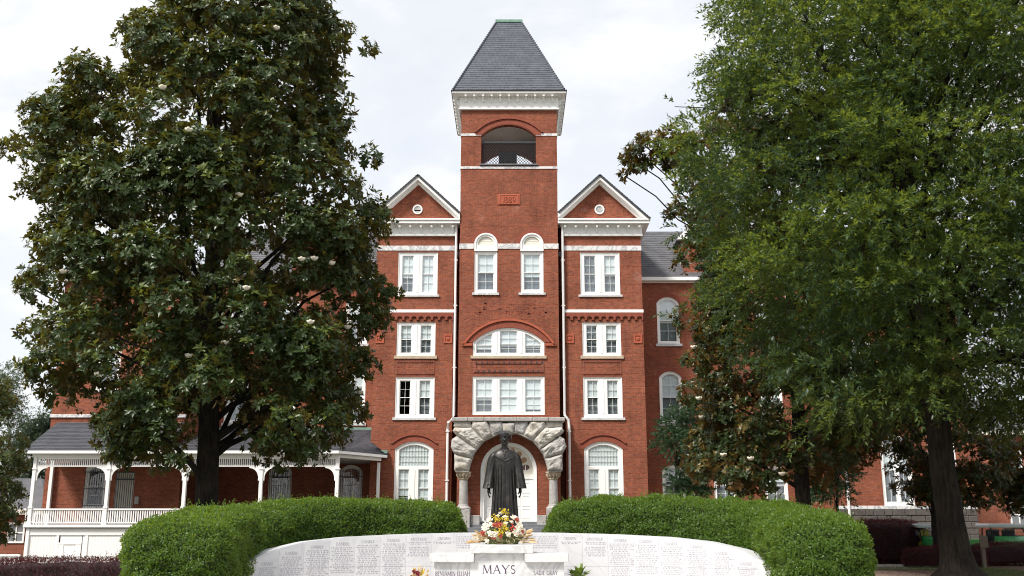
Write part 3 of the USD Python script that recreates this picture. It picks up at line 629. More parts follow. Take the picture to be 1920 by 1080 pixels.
    tri = Polygon([(gc - hw, z0), (gc + hw, z0), (gc, za)])
    vent = Point(gc - .03, 21.52).buffer(.3)
    gw = tri.difference(vent)
    if sgn > 0: gw = gw.intersection(rect(TX1 + .01, 12, 0, 30))
    else: gw = gw.intersection(rect(-14, TX0 - .01, 0, 30))
    clip = rect(TX1 + .01, 14, 0, 30) if sgn > 0 else rect(-14, TX0 - .01, 0, 30)
    obj('gable_wall', MB().prism(gw, BY + .0, BY + .35), 'brick', H)
    vt = obj('round_vent', MB().prism(vent.buffer(.02).difference(Point(gc - .03, 21.52).buffer(.235)), BY - .06, BY + .1), 'white_paint', H)
    for k in range(6):
        zz = 21.34 + k * .075
        if sgn < 0 and k in (1,): continue
        hwk = math.sqrt(max(.235 ** 2 - (zz + .03 - 21.55) ** 2, .001)); obj('slat', MB().hexa([(x, y, z) for z, y0 in ((zz, 0), (zz + .05, .05)) for y in (BY + y0 - .02, BY + y0) for x in (gc - .03 - hwk, gc - .03 + hwk)]), 'white_paint', vt)
    obj('vent_backing', MB().prism(vent, BY + .2, BY + .22), 'black_trim', vt)
    d = np.array([hw, za - z0]); d /= np.linalg.norm(d)
    big = affinity.scale(tri, 1.11, 1.11, origin=(gc, z0)); 
    rk = big.difference(affinity.scale(tri, .93, .93, origin=(gc, z0))).intersection(rect(gc - 9, gc + 9, z0, 40)).intersection(clip)
    rc = obj('raking_cornice', MB().prism(rk, BY - .28, BY), 'white_paint', H)
    rk2 = affinity.scale(tri, 1.12, 1.12, origin=(gc, z0)).difference(affinity.scale(tri, 1.0, 1.0, origin=(gc, z0))).intersection(rect(gc - 9, gc + 9, z0, 40)).intersection(clip)
    obj('raking_fascia', MB().prism(rk2, BY - .6, BY - .282), 'white_paint', rc)
    k = 1.12; E = hw * k + .04; ap = z0 + (za - z0) * k + .03; b = MB(); c2 = MB()
    for s_ in (-1, 1):
        ee = gc + s_ * E
        if sgn * s_ < 0:
            lim = TX1 + .02 if sgn > 0 else TX0 - .02
            f = (lim - gc) / (ee - gc); ee = lim; ze = ap - (ap - z0) * f
        else: ze = z0
        q = [(ee, BY - .66, ze), (ee, 74.5, ze), (gc, 74.5, ap), (gc, BY - .66, ap)]
        slab(c2, [tuple(np.array(p) - (0, 0, .0)) for p in q], .11)
        slates(b, q[0], q[1], q[3], q[2], 20)
    r_ = obj('gable_roof', c2, 'black_trim', H); obj('slate', b, 'slate', r_, kind='stuff')
bay(1); bay(-1)
# recesses between tower and bays, and the rain pipes
for a, c in ((2.97, 3.35), mir(2.97, 3.35)):
    obj('wall', MB().box(a, c, 64.0, 64.3, -.6, 20.7), 'brick', H)
    obj('marble_course', MB().box(a, c, 63.95, 64.0, 18.72, 19.05), 'marble_band', H)
def pipe(pts, r=.085): return obj('rain_pipe', MB().tube(pts, r, 8), 'pipe_paint', H, smooth=40)
pipe([(-3.63, 62.32, 20.3), (-3.63, 62.32, 8.0), (-3.68, 62.1, 7.8), (-3.95, 61.9, 7.55), (-4.0, 62.36, 7.2), (-4.0, 62.36, -.4)])
pipe([(3.28, 62.3, 20.3), (3.28, 62.3, 8.3), (3.3, 62.2, 8.0), (3.5, 62.25, 7.75), (3.55, 62.32, 7.4), (3.55, 62.36, -.4)])
for z in (4, 7, 11, 15, 18):
    for xx in (-4.0 if z < 7.2 else -3.63, 3.55 if z < 7.5 else 3.28): obj('pipe_clip', MB().box(xx - .12, xx + .12, 62.25, 62.5, z, z + .06), 'pipe_paint', H)

# --- wings
WY, WZ = 66.0, 17.5
def wing(sgn):
    X = (lambda a, c: (a, c)) if sgn > 0 else mir
    x0, x1 = X(8.38, 19.9); hs = []
    cols = [10.55, 13.9, 17.2] if sgn > 0 else [10.1, 14.7, 17.9]
    for xi, xc in enumerate(cols):
        a, c = X(xc - .75, xc + .75)
        hs.append(window(a, c, 13.2, 16.0, WY, .42, 1, 'marble', .18, blinds=[(.55, 'blind')], border=.17))
        hs.append(window(a, c, 7.9, 10.92, WY, .42, 1, 'marble', .18, blinds=[((.5, .9, .6)[xi], 'blind')], border=.17))
        if sgn > 0 or xi < 2: hs.append(window(a, c, 2.6, 4.75, WY, .42, 1, 'marble', .18, blinds=[(.4 if sgn > 0 else 0, 'blind')], border=.17))
        if sgn < 0 and xi < 2:
            gb = obj('window_bars', MB().box(a, c, WY - .06, WY - .03, 2.8, 2.84).box(a, c, WY - .06, WY - .03, 4.4, 4.44), 'dark_metal', H)
            for k in range(10): obj('bar', MB().box(a + .08 + k * .15, a + .105 + k * .15, WY - .05, WY - .03, 2.65, 4.9), 'dark_metal', gb)
        for z in (16.0, 10.92):
            obj('arch_ring', MB().prism(arch_ring(a, c, z, .42, .28), WY - .02, WY + .04).box(a - .45, a - .33, WY - .02, WY + .05, z - .4, z + .22).box(c + .33, c + .45, WY - .02, WY + .05, z - .4, z + .22), 'moulded_brick', H)
    wall(rect(x0, x1, -1, WZ), hs, WY)
    # end pavilion
    px0, px1 = X(19.9, 28.2); PY = 62.0; hp = []
    if sgn > 0:
        hp.append(window(22.65, 24.55, 2.5, 5.9, PY, .9, [(22.85, 23.55), (23.75, 24.35)], None, blinds=[(.5, 'blind'), (.5, 'blind')], border=.2))
        hp.append(window(25.6, 27.3, 2.5, 6.4, PY, .4, 1, None, blinds=[(.5, 'blind')], border=.2))
        for xx in (21.2, 24.4): hp.append(window(xx, xx + 1.5, 9.6, 12.4, PY, .42, 1, 'marble', .18, blinds=[(.5, 'blind')], border=.17))
    else:
        hp.append(window(-26.15, -24.8, 2.35, 4.75, PY, .28, 1, None, blinds=[(0, 'blind')], border=.2))
        dr = rect(-24.25, -23.1, 1.38, 4.55); hp.append(dr)
        dd = obj('barred_door', MB().prism(dr.difference(dr.buffer(-.1, join_style=2)), PY + .05, PY + .15), 'white_paint', H)
        obj('door_leaf', MB().prism(dr.buffer(-.1, join_style=2), PY + .12, PY + .16), 'cream_paint', dd)
        for k in range(9): obj('bar', MB().box(-24.2 + k * .13, -24.17 + k * .13, PY - .02, PY + .01, 1.4, 4.5), 'dark_metal', dd)
        for z in (1.42, 2.3, 4.05, 4.48): obj('bar', MB().box(-24.25, -23.1, PY - .03, PY - .005, z, z + .07), 'dark_metal', dd)
        gb = obj('window_bars', MB().box(-26.2, -24.75, PY - .09, PY - .06, 2.5, 2.54).box(-26.2, -24.75, PY - .09, PY - .06, 4.5, 4.54).box(-26.2, -24.75, PY - .09, PY - .06, 3.5, 3.54), 'dark_metal', H)
        for k in range(10): obj('bar', MB().box(-26.1 + k * .14, -26.08 + k * .14, PY - .08, PY - .06, 2.4, 4.6), 'dark_metal', gb)
        obj('meter_box', MB().rbox(-22.95, -22.7, PY - .14, PY, 2.6, 3.05, .02), 'grey_stone', H)
        for xx in (-26.1, -22.2): hp.append(window(xx, xx + 1.5, 9.6, 12.4, PY, .42, 1, 'marble', .18, blinds=[(.5, 'blind')], border=.17))
    wall(rect(px0, px1, -1, WZ - 1), hp, PY)
    for xs in (px0, px1 - .35): obj('wall', MB().box(xs, xs + .35, PY + .35, 74, -1, WZ - 1), 'brick', H)
    obj('wall', MB().box(min(x0, px0), max(x1, px1), 74, 74.3, -1, WZ - 1), 'brick', H)
    obj('belt_course', MB().rbox(px0 - .06, px1 + .06, PY - .1, PY + .05, *( (2.3, 2.5) if sgn > 0 else (7.85, 8.05)), .015), 'marble_band', H)
    if sgn > 0:
        fnd = obj('foundation', MB().box(px0 - .03, px1 + .03, PY - .06, PY - .001, -1, 2.298), 'dark_stone', H); rg = np.random.default_rng(5)
        for r in range(7):
            xk = px0
            while xk < px1 - .2:
                w = rg.uniform(.45, .95); e = min(xk + w, px1)
                obj('stone', MB().rbox(xk + .012, e - .012, PY - .12 - rg.uniform(0, .05), PY - .058, 2.29 - (r + 1) * .37 + .012, 2.29 - r * .37 - .012, .03), 'foundation_stone', fnd); xk = e
    # roofs
    b, c2 = MB(), MB(); ex0, ex1 = x0, x1
    q = [(ex0, WY - .35, WZ + .28), (ex1, WY - .35, WZ + .28), (ex1, 70.6, 22.4), (ex0, 70.6, 22.4)]
    slab(c2, q, .1); slates(b, q[0], q[1], q[3], q[2], 24)
    q2 = [(ex0, 75, WZ + .28), (ex1, 75, WZ + .28), (ex1, 70.6, 22.4), (ex0, 70.6, 22.4)]; slab(c2, q2, .1)
    r_ = obj('wing_roof', c2, 'shingle', H); obj('shingle', b, 'shingle', r_, kind='stuff')
    obj('gutter', MB().rbox(x0, x1, WY - .4, WY + .0, WZ - .02, WZ + .24, .03).box(x0, x1, WY - .12, WY + .02, WZ - .12, WZ - .021), 'white_paint', r_)
    b, c2 = MB(), MB(); pe = WZ - .7; pm = (px0 + px1) / 2; ap = pe + 3.2
    P = [(px0 - .4, PY - .4, pe), (px1 + .4, PY - .4, pe), (px1 + .4, 75, pe), (px0 - .4, 75, pe)]; R0, R1 = (pm, PY + 3.4, ap), (pm, 71.5, ap)
    c2.add(P + [R0, R1], [(0, 1, 4), (2, 3, 5), (1, 2, 5), (1, 5, 4), (3, 0, 4), (3, 4, 5), (0, 3, 2), (0, 2, 1)])
    slates(b, P[0], P[1], R0, np.array(R0) + (.01, 0, 0), 20); r_ = obj('pavilion_roof', c2, 'shingle', H); obj('shingle', b, 'shingle', r_, kind='stuff')
    obj('gutter', MB().box(px0 - .45, px1 + .45, PY - .45, PY, pe - .3, pe - .01), 'white_paint', r_)
    # brick dormer on the wing roof
    dx0, dx1 = X(11.75, 14.6)
    dg = obj('dormer', MB().box(dx0, dx1, WY + .02, 70, WZ - .1, 20.6), 'brick', H)
    dm = (dx0 + dx1) / 2; t = Polygon([(dx0 - .3, 20.62), (dx1 + .3, 20.62), (dm, 22.3)])
    obj('dormer_gable', MB().prism(t, WY - .1, 70.3), 'shingle', dg)
    obj('dormer_trim', MB().prism(t.difference(affinity.scale(t, .8, .8, origin=(dm, 20.62))), WY - .25, WY - .102).box(dx0 - .35, dx1 + .35, WY - .3, WY + .01, 20.42, 20.618), 'white_paint', dg)
wing(1); wing(-1)
pipe([(20.45, 61.88, 16.3), (20.45, 61.88, -.3)])
pipe([(18.6, 65.88, 17.4), (18.6, 65.88, -.3)])

# --- stone entrance arch, column by column and stone by stone
AY, ac, az, ar = 60.9, AX - .02, 4.45, 2.36
def rock(poly, y0, y1, bulge, seed, name, parent=H, mat_='rock_face'):
    p = poly.buffer(-.002, join_style=2); rg = np.random.default_rng(seed)
    b = MB().prism(p, y0, y1); v, f = b.mesh()
    v, f = trimesh.remesh.subdivide_to_size(v, f, .11, max_iter=14)
    t = trimesh.Trimesh(v, f, process=True); v = np.array(t.vertices)
    dist = np.array([p.exterior.distance(Point(a, c)) for a, c in v[:, [0, 2]]])
    nz = meshkit.fbm(v * 2.6 + seed * 7.1, 5) - .35; nz = nz + .28 * np.abs(meshkit.noise(v * 6.5 + seed) - .5) + .14 * (meshkit.noise(v * 14.0 + seed) - .5)
    front = v[:, 1] < y0 + .02
    roll = np.clip(dist / .16, 0, 1) ** .6
    v[:, 1] -= np.where(front, (bulge * .62 * (.45 + 1.3 * nz)) * roll, 0)
    c = np.array(p.centroid.coords[0]); out = v[:, [0, 2]] - c; out /= np.linalg.norm(out, axis=1, keepdims=True) + 1e-6
    edge = (dist < .01) & (v[:, 1] < y0 + .45)
    v[:, [0, 2]] += np.where(edge[:, None], out * ((nz - .1) * .1)[:, None] * 1.0 - out * .02, 0)
    return obj(name, (v, t.faces), mat_, parent, smooth=38)
def ring_poly(a0, a1, r0, r1fun):
    th0, th1 = math.radians(a0), math.radians(a1); ts = np.linspace(th0, th1, 8)
    inn = [(ac + r0 * math.cos(t), az + r0 * math.sin(t)) for t in ts]
    return Polygon(inn + [(ac + r1fun(t) * math.cos(t), az + r1fun(t) * math.sin(t)) for t in ts[::-1]]).buffer(0)
top = 7.5
block = rect(ac - 3.32, ac + 3.32, az - .02, 7.1)
seed = 3
STONES = [(((178, 412), (270, 412), (278, 372), (291, 338), (178, 308)), .34), (((176, 304), (292, 335), (303, 305), (320, 281), (196, 192), (164, 212), (155, 262)), .42),
          (((194, 188), (322, 277), (340, 248), (364, 222), (290, 142), (182, 139), (168, 162)), .42), (((177, 136), (286, 138), (286, 96), (177, 96)), .16),
          (((290, 138), (367, 219), (392, 202), (421, 188), (386, 97), (289, 97)), .34), (((389, 97), (424, 187), (455, 177), (490, 172), (484, 97)), .26)]
for s_ in (1, -1):
    for q, bulge in STONES:
        P_ = [W(800 + a / 3.375, 760 + c / 3.375, AY) for a, c in q]; cx_ = W(800 + 521.5 / 3.375, 800, AY)[0]
        poly = Polygon([(p[0], p[2]) for p in P_]); poly = affinity.translate(poly, ac - cx_, 0)
        if s_ > 0: poly = affinity.scale(poly, -1, 1, origin=(ac, 0))
        rock(poly, AY + rng.uniform(-.08, .05), AY + 1.08, bulge, seed, 'arch_stone'); seed += 1
rock(ring_poly(82.5, 97.5, ar, lambda t: 2.98 / math.sin(t)), AY - .06, AY + 1.08, .22, 40, 'keystone')
obj('arch_backing', MB().prism(unary_union([ring_poly(0.5, 179.5, ar + .06, lambda t: min(3.2 / max(abs(math.cos(t)), .01), 2.9 / max(math.sin(t), .01)))]), AY + .02, AY + 1.07), 'arch_mortar', H)
for k in range(7):
    x0 = ac - 3.44 + k * 6.88 / 7; obj('slab_stone', MB().rbox(x0 + .006, x0 + 6.88 / 7 - .006, AY - .2, AY + 1.09, 7.51, 7.76, .03), 'grey_stone', H)
for s_ in (1, -1):
    xc = ac + s_ * 2.72; yc = AY + .5
    obj('capital', MB().lathe([(.25, 0), (.29, .02), (.29, .07), (.25, .09), (.27, .16), (.34, .2), (.33, .24), (.42, .34), (.46, .4), (.46, .47)], (xc, yc, 4.04), 16), 'tan_stone', H, smooth=40)
    cp = H + '/capital' + ('_001' if s_ < 0 else '')
    for q in range(12):
        th = q * PI / 6; obj('carved_leaf', MB().tube([(xc + .26 * math.cos(th), yc + .26 * math.sin(th), 4.12), (xc + .37 * math.cos(th), yc + .37 * math.sin(th), 4.27), (xc + .45 * math.cos(th), yc + .45 * math.sin(th), 4.36)], [.03, .06, .025], 6), 'tan_stone', cp)
    obj('column', MB().lathe([(.27, 0), (.265, .3), (.245, 1.45), (.245, 1.5)], (xc, yc, 2.56), 24), 'grey_stone', H, smooth=40)
    obj('column_base', MB().lathe([(.44, 0), (.45, .05), (.42, .1), (.32, .18), (.31, .24), (.28, .28)], (xc, yc, 2.3), 24), 'grey_stone', H, smooth=40)
    obj('pedestal', MB().rbox(xc - .42, xc + .42, yc - .42, yc + .42, .2, 2.3, .02), 'grey_stone', H)
# --- door
DY = TY + .2
db = MB().prism(door_o.buffer(-.004).difference(arch_poly(-1.7, 1.3, 1.5, 4.6, 1.5)), TY + .02, DY + .1).prism(door_o.buffer(-.004).difference(door_o.buffer(-.08)), TY - .04, TY + .02)
db.box(-1.7, 1.3, DY, DY + .1, 4.12, 4.36)
dr = obj('entrance_door', db, 'white_paint', H)
for a, c in ((-1.695, -.205), (-.195, 1.295)):
    lf = MB().box(a, c, DY + .05, DY + .11, 1.6, 4.118)
    for (u0, u1) in ((.14, .46), (.54, .86)):
        for (v0, v1) in ((.06, .3), (.35, .62), (.67, .93)):
            px0, px1, pz0, pz1 = a + (c - a) * u0, a + (c - a) * u1, 1.6 + 2.5 * v0, 1.6 + 2.5 * v1
            lf.prism(rect(px0, px1, pz0, pz1).difference(rect(px0 + .05, px1 - .05, pz0 + .05, pz1 - .05)), DY + .03, DY + .05)
    obj('door_leaf', lf, 'white_paint', dr)
obj('door_handle', MB().tube([(-.1, DY + .0, 2.6), (-.1, DY - .04, 2.7), (-.1, DY, 2.8)], .015, 6), 'dark_metal', dr)
fan = arch_poly(-1.7, 1.3, 4.362, 4.6, 1.5)
petals, glassmats = [], ['wine_glass', 'amber_glass', 'amber_glass', 'rose_glass', 'rose_glass', 'amber_glass', 'amber_glass', 'wine_glass', 'wine_glass']
cs = []
for k in range(8):
    th = math.radians(8 + k * 164 / 7); R = 1.06
    e = affinity.rotate(affinity.scale(Point(0, 0).buffer(1, 10), .235, .17), math.degrees(th), origin=(0, 0))
    cs.append((affinity.translate(e, -.2 + R * math.cos(th), 4.66 + R * math.sin(th) * 1.06), k))
    t2 = math.radians(14 + k * 152 / 7); e2 = affinity.rotate(affinity.scale(Point(0, 0).buffer(1, 10), .14, .075), math.degrees(t2), origin=(0, 0))
    cs.append((affinity.translate(e2, -.2 + .62 * math.cos(t2), 4.66 + .62 * math.sin(t2)), k + 3))
obj('fanlight', MB().prism(fan.difference(unary_union([c[0] for c in cs])), DY + .05, DY + .1), 'cream_paint', dr)
for e, k in cs: obj('fan_pane', MB().prism(e, DY + .085, DY + .095), glassmats[k % 9], dr)
obj('gold_letters', put_text('LL', .34, .76, 4.62, DY + .05, .02, serif=False, gap=.22).add(*put_text('G', .34, -1.36, 4.62, DY + .05, .02, serif=False).mesh()), 'white_paint', dr)
# steps
for k in range(8):
    obj('step', MB().rbox(-3.1 if k else -2.6, 2.7 if k else 2.2, 61.9 - (k + 1) * .36, 61.9 if k == 0 else 61.9 - k * .36 + .02, -.2, 1.56 - k * .17, .015), 'dark_stone', H)
for s_ in (-1, 1): obj('step_block', MB().rbox(*sorted((ac + s_ * 1.72, ac + s_ * 2.28)), 61.2, 61.98, 0, 1.95, .02), 'grey_stone', H)

# ------------------------------------------------------------------ veranda on the left
V = thing('veranda', 'white timber veranda with slate roof along the left wing of the brick hall', 'veranda')
VY, VX0, VX1 = 58.5, -27.7, -10.1
posts = [-27.6, -23.3, -18.87, -14.48, -10.09]
obj('deck', MB().prism(Polygon([(VX0 - .1, VY - .15), (VX1, VY - .15), (-7.95, 62.2), (-8.7, 62.4), (-8.9, 65.9), (-20, 65.9), (-20, 61.9), (VX0 - .1, 61.9)]), 1.2, 1.36, axis='z'), 'deck_paint', V)
obj('rim_board', MB().box(VX0, VX1, VY - .05, VY + .03, .82, 1.198).rbox(VX0 - .15, VX1, VY - .22, VY - .152, 1.25, 1.4, .01), 'white_paint', V)
xk = VX0
while xk < -10.2:
    if not (-25.75 < xk < -24.5): obj('skirt_board', MB().rbox(xk, xk + .175, VY + .0, VY + .03, -1.0, .818, .006), 'white_paint', V)
    xk += .18
obj('skirt_batten', MB().box(-24.3, -24.15, VY - .04, VY - .002, -1, .82), 'white_paint', V); obj('skirt_batten', MB().box(-21.6, -21.45, VY - .04, VY - .002, -1, .82), 'white_paint', V)
obj('skirt_batten', MB().box(-25.95, -25.8, VY - .04, VY - .002, -1, .82), 'white_paint', V)
vt = obj('skirt_vent', MB().box(-25.8, -25.5, VY - .03, VY + .03, -1, .3).box(-24.8, -24.5, VY - .03, VY + .03, -1, .3).box(-25.8, -24.5, VY - .04, VY + .03, .3, .42).box(-25.8, -24.5, VY, VY + .03, .42, .818), 'white_paint', V)
for k in range(22): obj('slat', MB().hexa([(x, y, z) for z, o in ((-.95 + k * .056, 0), (-.95 + k * .056 + .05, .03)) for y in (VY + o - .012, VY + o) for x in (-25.5, -24.8)]), 'white_paint', vt)
obj('lamp_box', MB().rbox(-21.4, -20.9, VY - .2, VY - .01, .55, .72, .02), 'white_paint', V)
for xp in posts:
    pb = MB().rbox(xp - .1, xp + .1, VY - .1, VY + .1, 1.36 if xp > -27 else -1.0, 5.2, .012).rbox(xp - .15, xp + .15, VY - .15, VY + .15, 1.4, 1.6, .02).rbox(xp - .14, xp + .14, VY - .14, VY + .14, 4.5, 4.58, .01).rbox(xp - .13, xp + .13, VY - .13, VY + .13, 2.3, 2.4, .01)
    obj('post', pb, 'white_paint', V)
obj('post', MB().rbox(-28.2, -28.0, 61.7, 61.9, 1.36, 5.2, .012), 'white_paint', V)
obj('post', MB().rbox(-8.28, -8.1, 61.95, 62.13, -.5, 5.1, .012), 'white_paint', V)
for i in range(4):
    a, c = posts[i] + .1, posts[i + 1] - .1
    obj('frieze_rail', MB().box(a, c, VY - .04, VY + .04, 4.66, 4.74), 'white_paint', V); obj('frieze_rail', MB().box(a, c, VY - .04, VY + .04, 5.1, 5.2), 'white_paint', V)
    n = 36
    for k in range(n): xx = a + (c - a) * (k + .5) / n; obj('spindle', MB().box(xx - .026, xx + .026, VY - .026, VY + .026, 4.74, 5.1), 'white_paint', V)
    for s_, xx in ((1, a), (-1, c)):
        o = Polygon([(0, 0), (.62, 0), (.62, -.07)] + [(.62 - .54 * math.sin(t), -.07 - .56 * (1 - math.cos(t))) for t in np.linspace(.2, PI / 2, 10)] + [(.08, -.78), (0, -.78)])
        o = affinity.translate(affinity.scale(o, s_, 1, origin=(0, 0)), xx, 4.66).buffer(0); obj('bracket', MB().prism(o, VY - .04, VY + .04), 'white_paint', V)
    obj('handrail', MB().rbox(a, c, VY - .07, VY + .07, 2.2, 2.29, .02), 'white_paint', V); obj('handrail', MB().rbox(a, c, VY - .05, VY + .05, 1.46, 1.54, .01), 'white_paint', V)
    if i < 3:
        for k in range(32): xx = a + (c - a) * (k + .5) / 32; obj('baluster', MB().box(xx - .032, xx + .032, VY - .03, VY + .03, 1.54, 2.2), 'white_paint', V)
obj('handrail', MB().rbox(-28.1, -27.9, VY + .1, 61.8, 2.2, 2.29, .02), 'white_paint', V)
for k in range(9): obj('side_baluster', MB().box(-28.03, -27.97, VY + .3 + k * .35, VY + .36 + k * .35, 1.4, 2.2), 'white_paint', V)
obj('beam', MB().box(VX0 - .1, VX1 + .1, VY - .08, VY + .08, 5.2, 5.4).hexa([(x, y, z) for z in (5.2, 5.4) for (x, y) in ((VX1, VY - .08), (-8.05, 62.1), (VX1, VY + .08), (-8.2, 62.2))]), 'white_paint', V)
g0 = [(-28.1, VY - .35), (VX1 + .1, VY - .35), (-7.75, 62.3)]
obj('gutter', MB().box(-28.1, VX1 + .1, VY - .45, VY - .25, 5.4, 5.56).hexa([(x, y, z) for z in (5.4, 5.56) for (x, y) in ((VX1 + .1, VY - .45), (-7.7, 62.2), (VX1 + .1, VY - .25), (-7.8, 62.35))]), 'white_paint', V)
rb, rs = MB(), MB(); ze = 5.58
q = [(-28.15, VY - .45, ze), (-20.0, VY - .45, ze), (-20.0, 61.98, 7.55), (-28.15, 61.98, 7.55)]
slab(rb, q, .06); slates(rs, q[0], q[1], q[3], q[2], 20)
q = [(-20.0, VY - .45, ze), (VX1 + .1, VY - .45, ze), (-9.0, 65.95, 7.45), (-20.0, 65.95, 7.45)]
slab(rb, q, .06); slates(rs, q[0], q[1], q[3], q[2], 30)
q = [(VX1 + .1, VY - .45, ze), (-7.7, 62.25, ze), (-8.75, 62.45, ze + .75), (-9.0, 65.95, 7.45)]
slab(rb, q, .06); slates(rs, q[0], q[1], q[3], q[2], 24)
rr = obj('roof', rb, 'porch_shingle', V); obj('shingle', rs, 'porch_shingle', rr, kind='stuff')
obj('flashing', MB().box(-20, -9, 65.85, 65.98, 7.42, 7.6).box(-8.9, -7.7, 62.2, 62.45, ze + .1, ze + .28), 'copper', rr)
obj('ceiling', MB().prism(Polygon([(-28, VY), (VX1, VY), (-8.1, 62.3), (-8.9, 65.9), (-20, 65.9), (-20, 61.9), (-28, 61.9)]), 5.22, 5.26, axis='z'), 'ceiling_paint', V)

# ------------------------------------------------------------------ memorial wall of marble panels
WC, WA, WB, WD = -.12, 5.93, 3.1, 24.5
PHM = math.radians(78)
def wpt(ph, off=0.0):                                # off > 0: outwards (behind)
    n = np.array([WB * math.sin(ph), WA * math.cos(ph)]); n /= np.linalg.norm(n)
    return np.array([WC + WA * math.sin(ph), WD - WB * (1 - math.cos(ph))]) + n * off
def wtop(ph):
    s_ = abs(math.sin(ph)) * (WA + .2)
    return float(np.interp(s_, [0, 1.3, 2.6, 3.9, 4.75, 5.4, 5.8, 6.05], [1.338, 1.325, 1.295, 1.235, 1.14, .97, .72, .42]))
MW = thing('memorial_wall', 'curved low white marble wall of engraved panels behind the tomb', 'wall')
phs = np.linspace(-PHM, PHM, 90); rings = []
for p in phs:
    a, c, z = wpt(p, .0), wpt(p, .42), wtop(p)
    rings.append(np.array([(a[0], a[1], -.2), (c[0], c[1], -.2), (c[0], c[1], z - .015), (c[0] * .95 + a[0] * .05, c[1] * .95 + a[1] * .05, z), (a[0], a[1], z)]))
obj('wall_body', MB().loft(rings), 'marble_panel', MW, smooth=25)
# equal panels along the arc
fine = np.linspace(0, PHM, 4000); seg = np.hypot(WA * np.cos(fine), WB * np.sin(fine)); arcl = np.concatenate([[0], np.cumsum((seg[1:] + seg[:-1]) / 2 * np.diff(fine))])
PW = .6; npan = int(arcl[-1] / PW); seam = .565
heads = ['', '', 'CROWN', 'MYSTIQUE'] + ['CANDLE'] * 12
def strip(pa, pb, z0, za, zb, o0, o1):
    a, c, a2, c2 = wpt(pa, -o1), wpt(pb, -o1), wpt(pa, -o0), wpt(pb, -o0)
    return MB().hexa([(a[0], a[1], z0), (c[0], c[1], z0), (a2[0], a2[1], z0), (c2[0], c2[1], z0), (a[0], a[1], za), (c[0], c[1], zb), (a2[0], a2[1], za), (c2[0], c2[1], zb)])
rgp = np.random.default_rng(21)
for s_ in (-1, 1):
    for k in range(npan):
        p0, p1 = np.interp([k * PW, (k + 1) * PW], arcl, fine) * s_
        if s_ < 0: p0, p1 = p1, p0
        pm = (p0 + p1) / 2; e = abs(p1 - p0) * .004
        za, zb = wtop(p0) - .03, wtop(p1) - .03
        up = None
        if min(za, zb) > seam + .05: up = obj('panel', strip(p0 + e, p1 - e, seam + .0025, za, zb, 0, .007), 'marble_panel', MW)
        low = obj('panel', strip(p0 + e, p1 - e, .0, min(seam - .0025, za), min(seam - .0025, zb), 0, .007), 'marble_panel', MW)
        a, c = wpt(p0 + e, -.0085), wpt(p1 - e, -.0085); u = (c - a) / np.linalg.norm(c - a); ln = np.linalg.norm(c - a)
        zt_ = min(za, zb)
        def place(poly2d, z_, m, par, nm):
            b = MB().prism(poly2d, 0, .0015); 
            for i in range(len(b.v)):
                v = b.v[i]; x, y = v[:, 0].copy(), v[:, 1].copy(); b.v[i] = np.c_[a[0] + u[0] * x + u[1] * y * 1, a[1] + u[1] * x - u[0] * y + .0, v[:, 2] + z_]
            if b.v: obj(nm, b, m, par)
        rows = {}
        if heads[k] == 'CROWN': zr = [zt_ - .14 - .03 * 1, zt_ - .2]
        elif heads[k] == 'MYSTIQUE': zr = [zt_ - .16 - .038 * q for q in range(9) if q != 2]
        elif heads[k] == '': zr = [zt_ - .06 - .05 * q for q in range(6)]
        else: zr = list(np.arange(zt_ - .17, .36 + rgp.uniform(-.03, .06), -.042))
        quads = {True: [], False: []}
        for z_ in zr:
            half = ln * rgp.uniform(.25, .46) if heads[k] else ln * .46
            x_ = ln / 2 - half
            while x_ < ln / 2 + half:
                wl = rgp.uniform(.03, .085)
                for q in range(int(wl / .0155)): quads[z_ > seam].append(sbox(x_ + q * .0155, z_ - .012, x_ + q * .0155 + rgp.uniform(.006, .012), z_ + .012))
                x_ += wl + .016
        for hi, par in ((True, up), (False, low)):
            if par and quads[hi]:
                b = MB(); Q = quads[hi]
                for g in Q:
                    x0, z0, x1, z1 = g.bounds; pa, pc = a + u * x0, a + u * x1
                    b.add([(pa[0], pa[1], z0), (pc[0], pc[1], z0), (pc[0], pc[1], z1), (pa[0], pa[1], z1)], [(0, 1, 2, 3)])
                obj('inscription', b, 'ink_pale', par)
        if heads[k] and up:
            g, w = lettering(heads[k], .062, .14); wd = min(w, ln * .62); g = affinity.scale(g, wd / w, 1, origin=(0, 0))
            g = affinity.translate(g, (ln - wd) / 2, zt_ - .115); b = MB()
            t = [trimesh.creation.extrude_polygon(q, .001, engine='earcut') for q in getattr(g, 'geoms', [g])]
            for tt in t:
                v = np.array(tt.vertices); b.add(np.c_[a[0] + u[0] * v[:, 0], a[1] + u[1] * v[:, 0] - .001 - v[:, 2], v[:, 1]], tt.faces[:, ::-1])
            obj('heading', b, 'ink_pale', up)

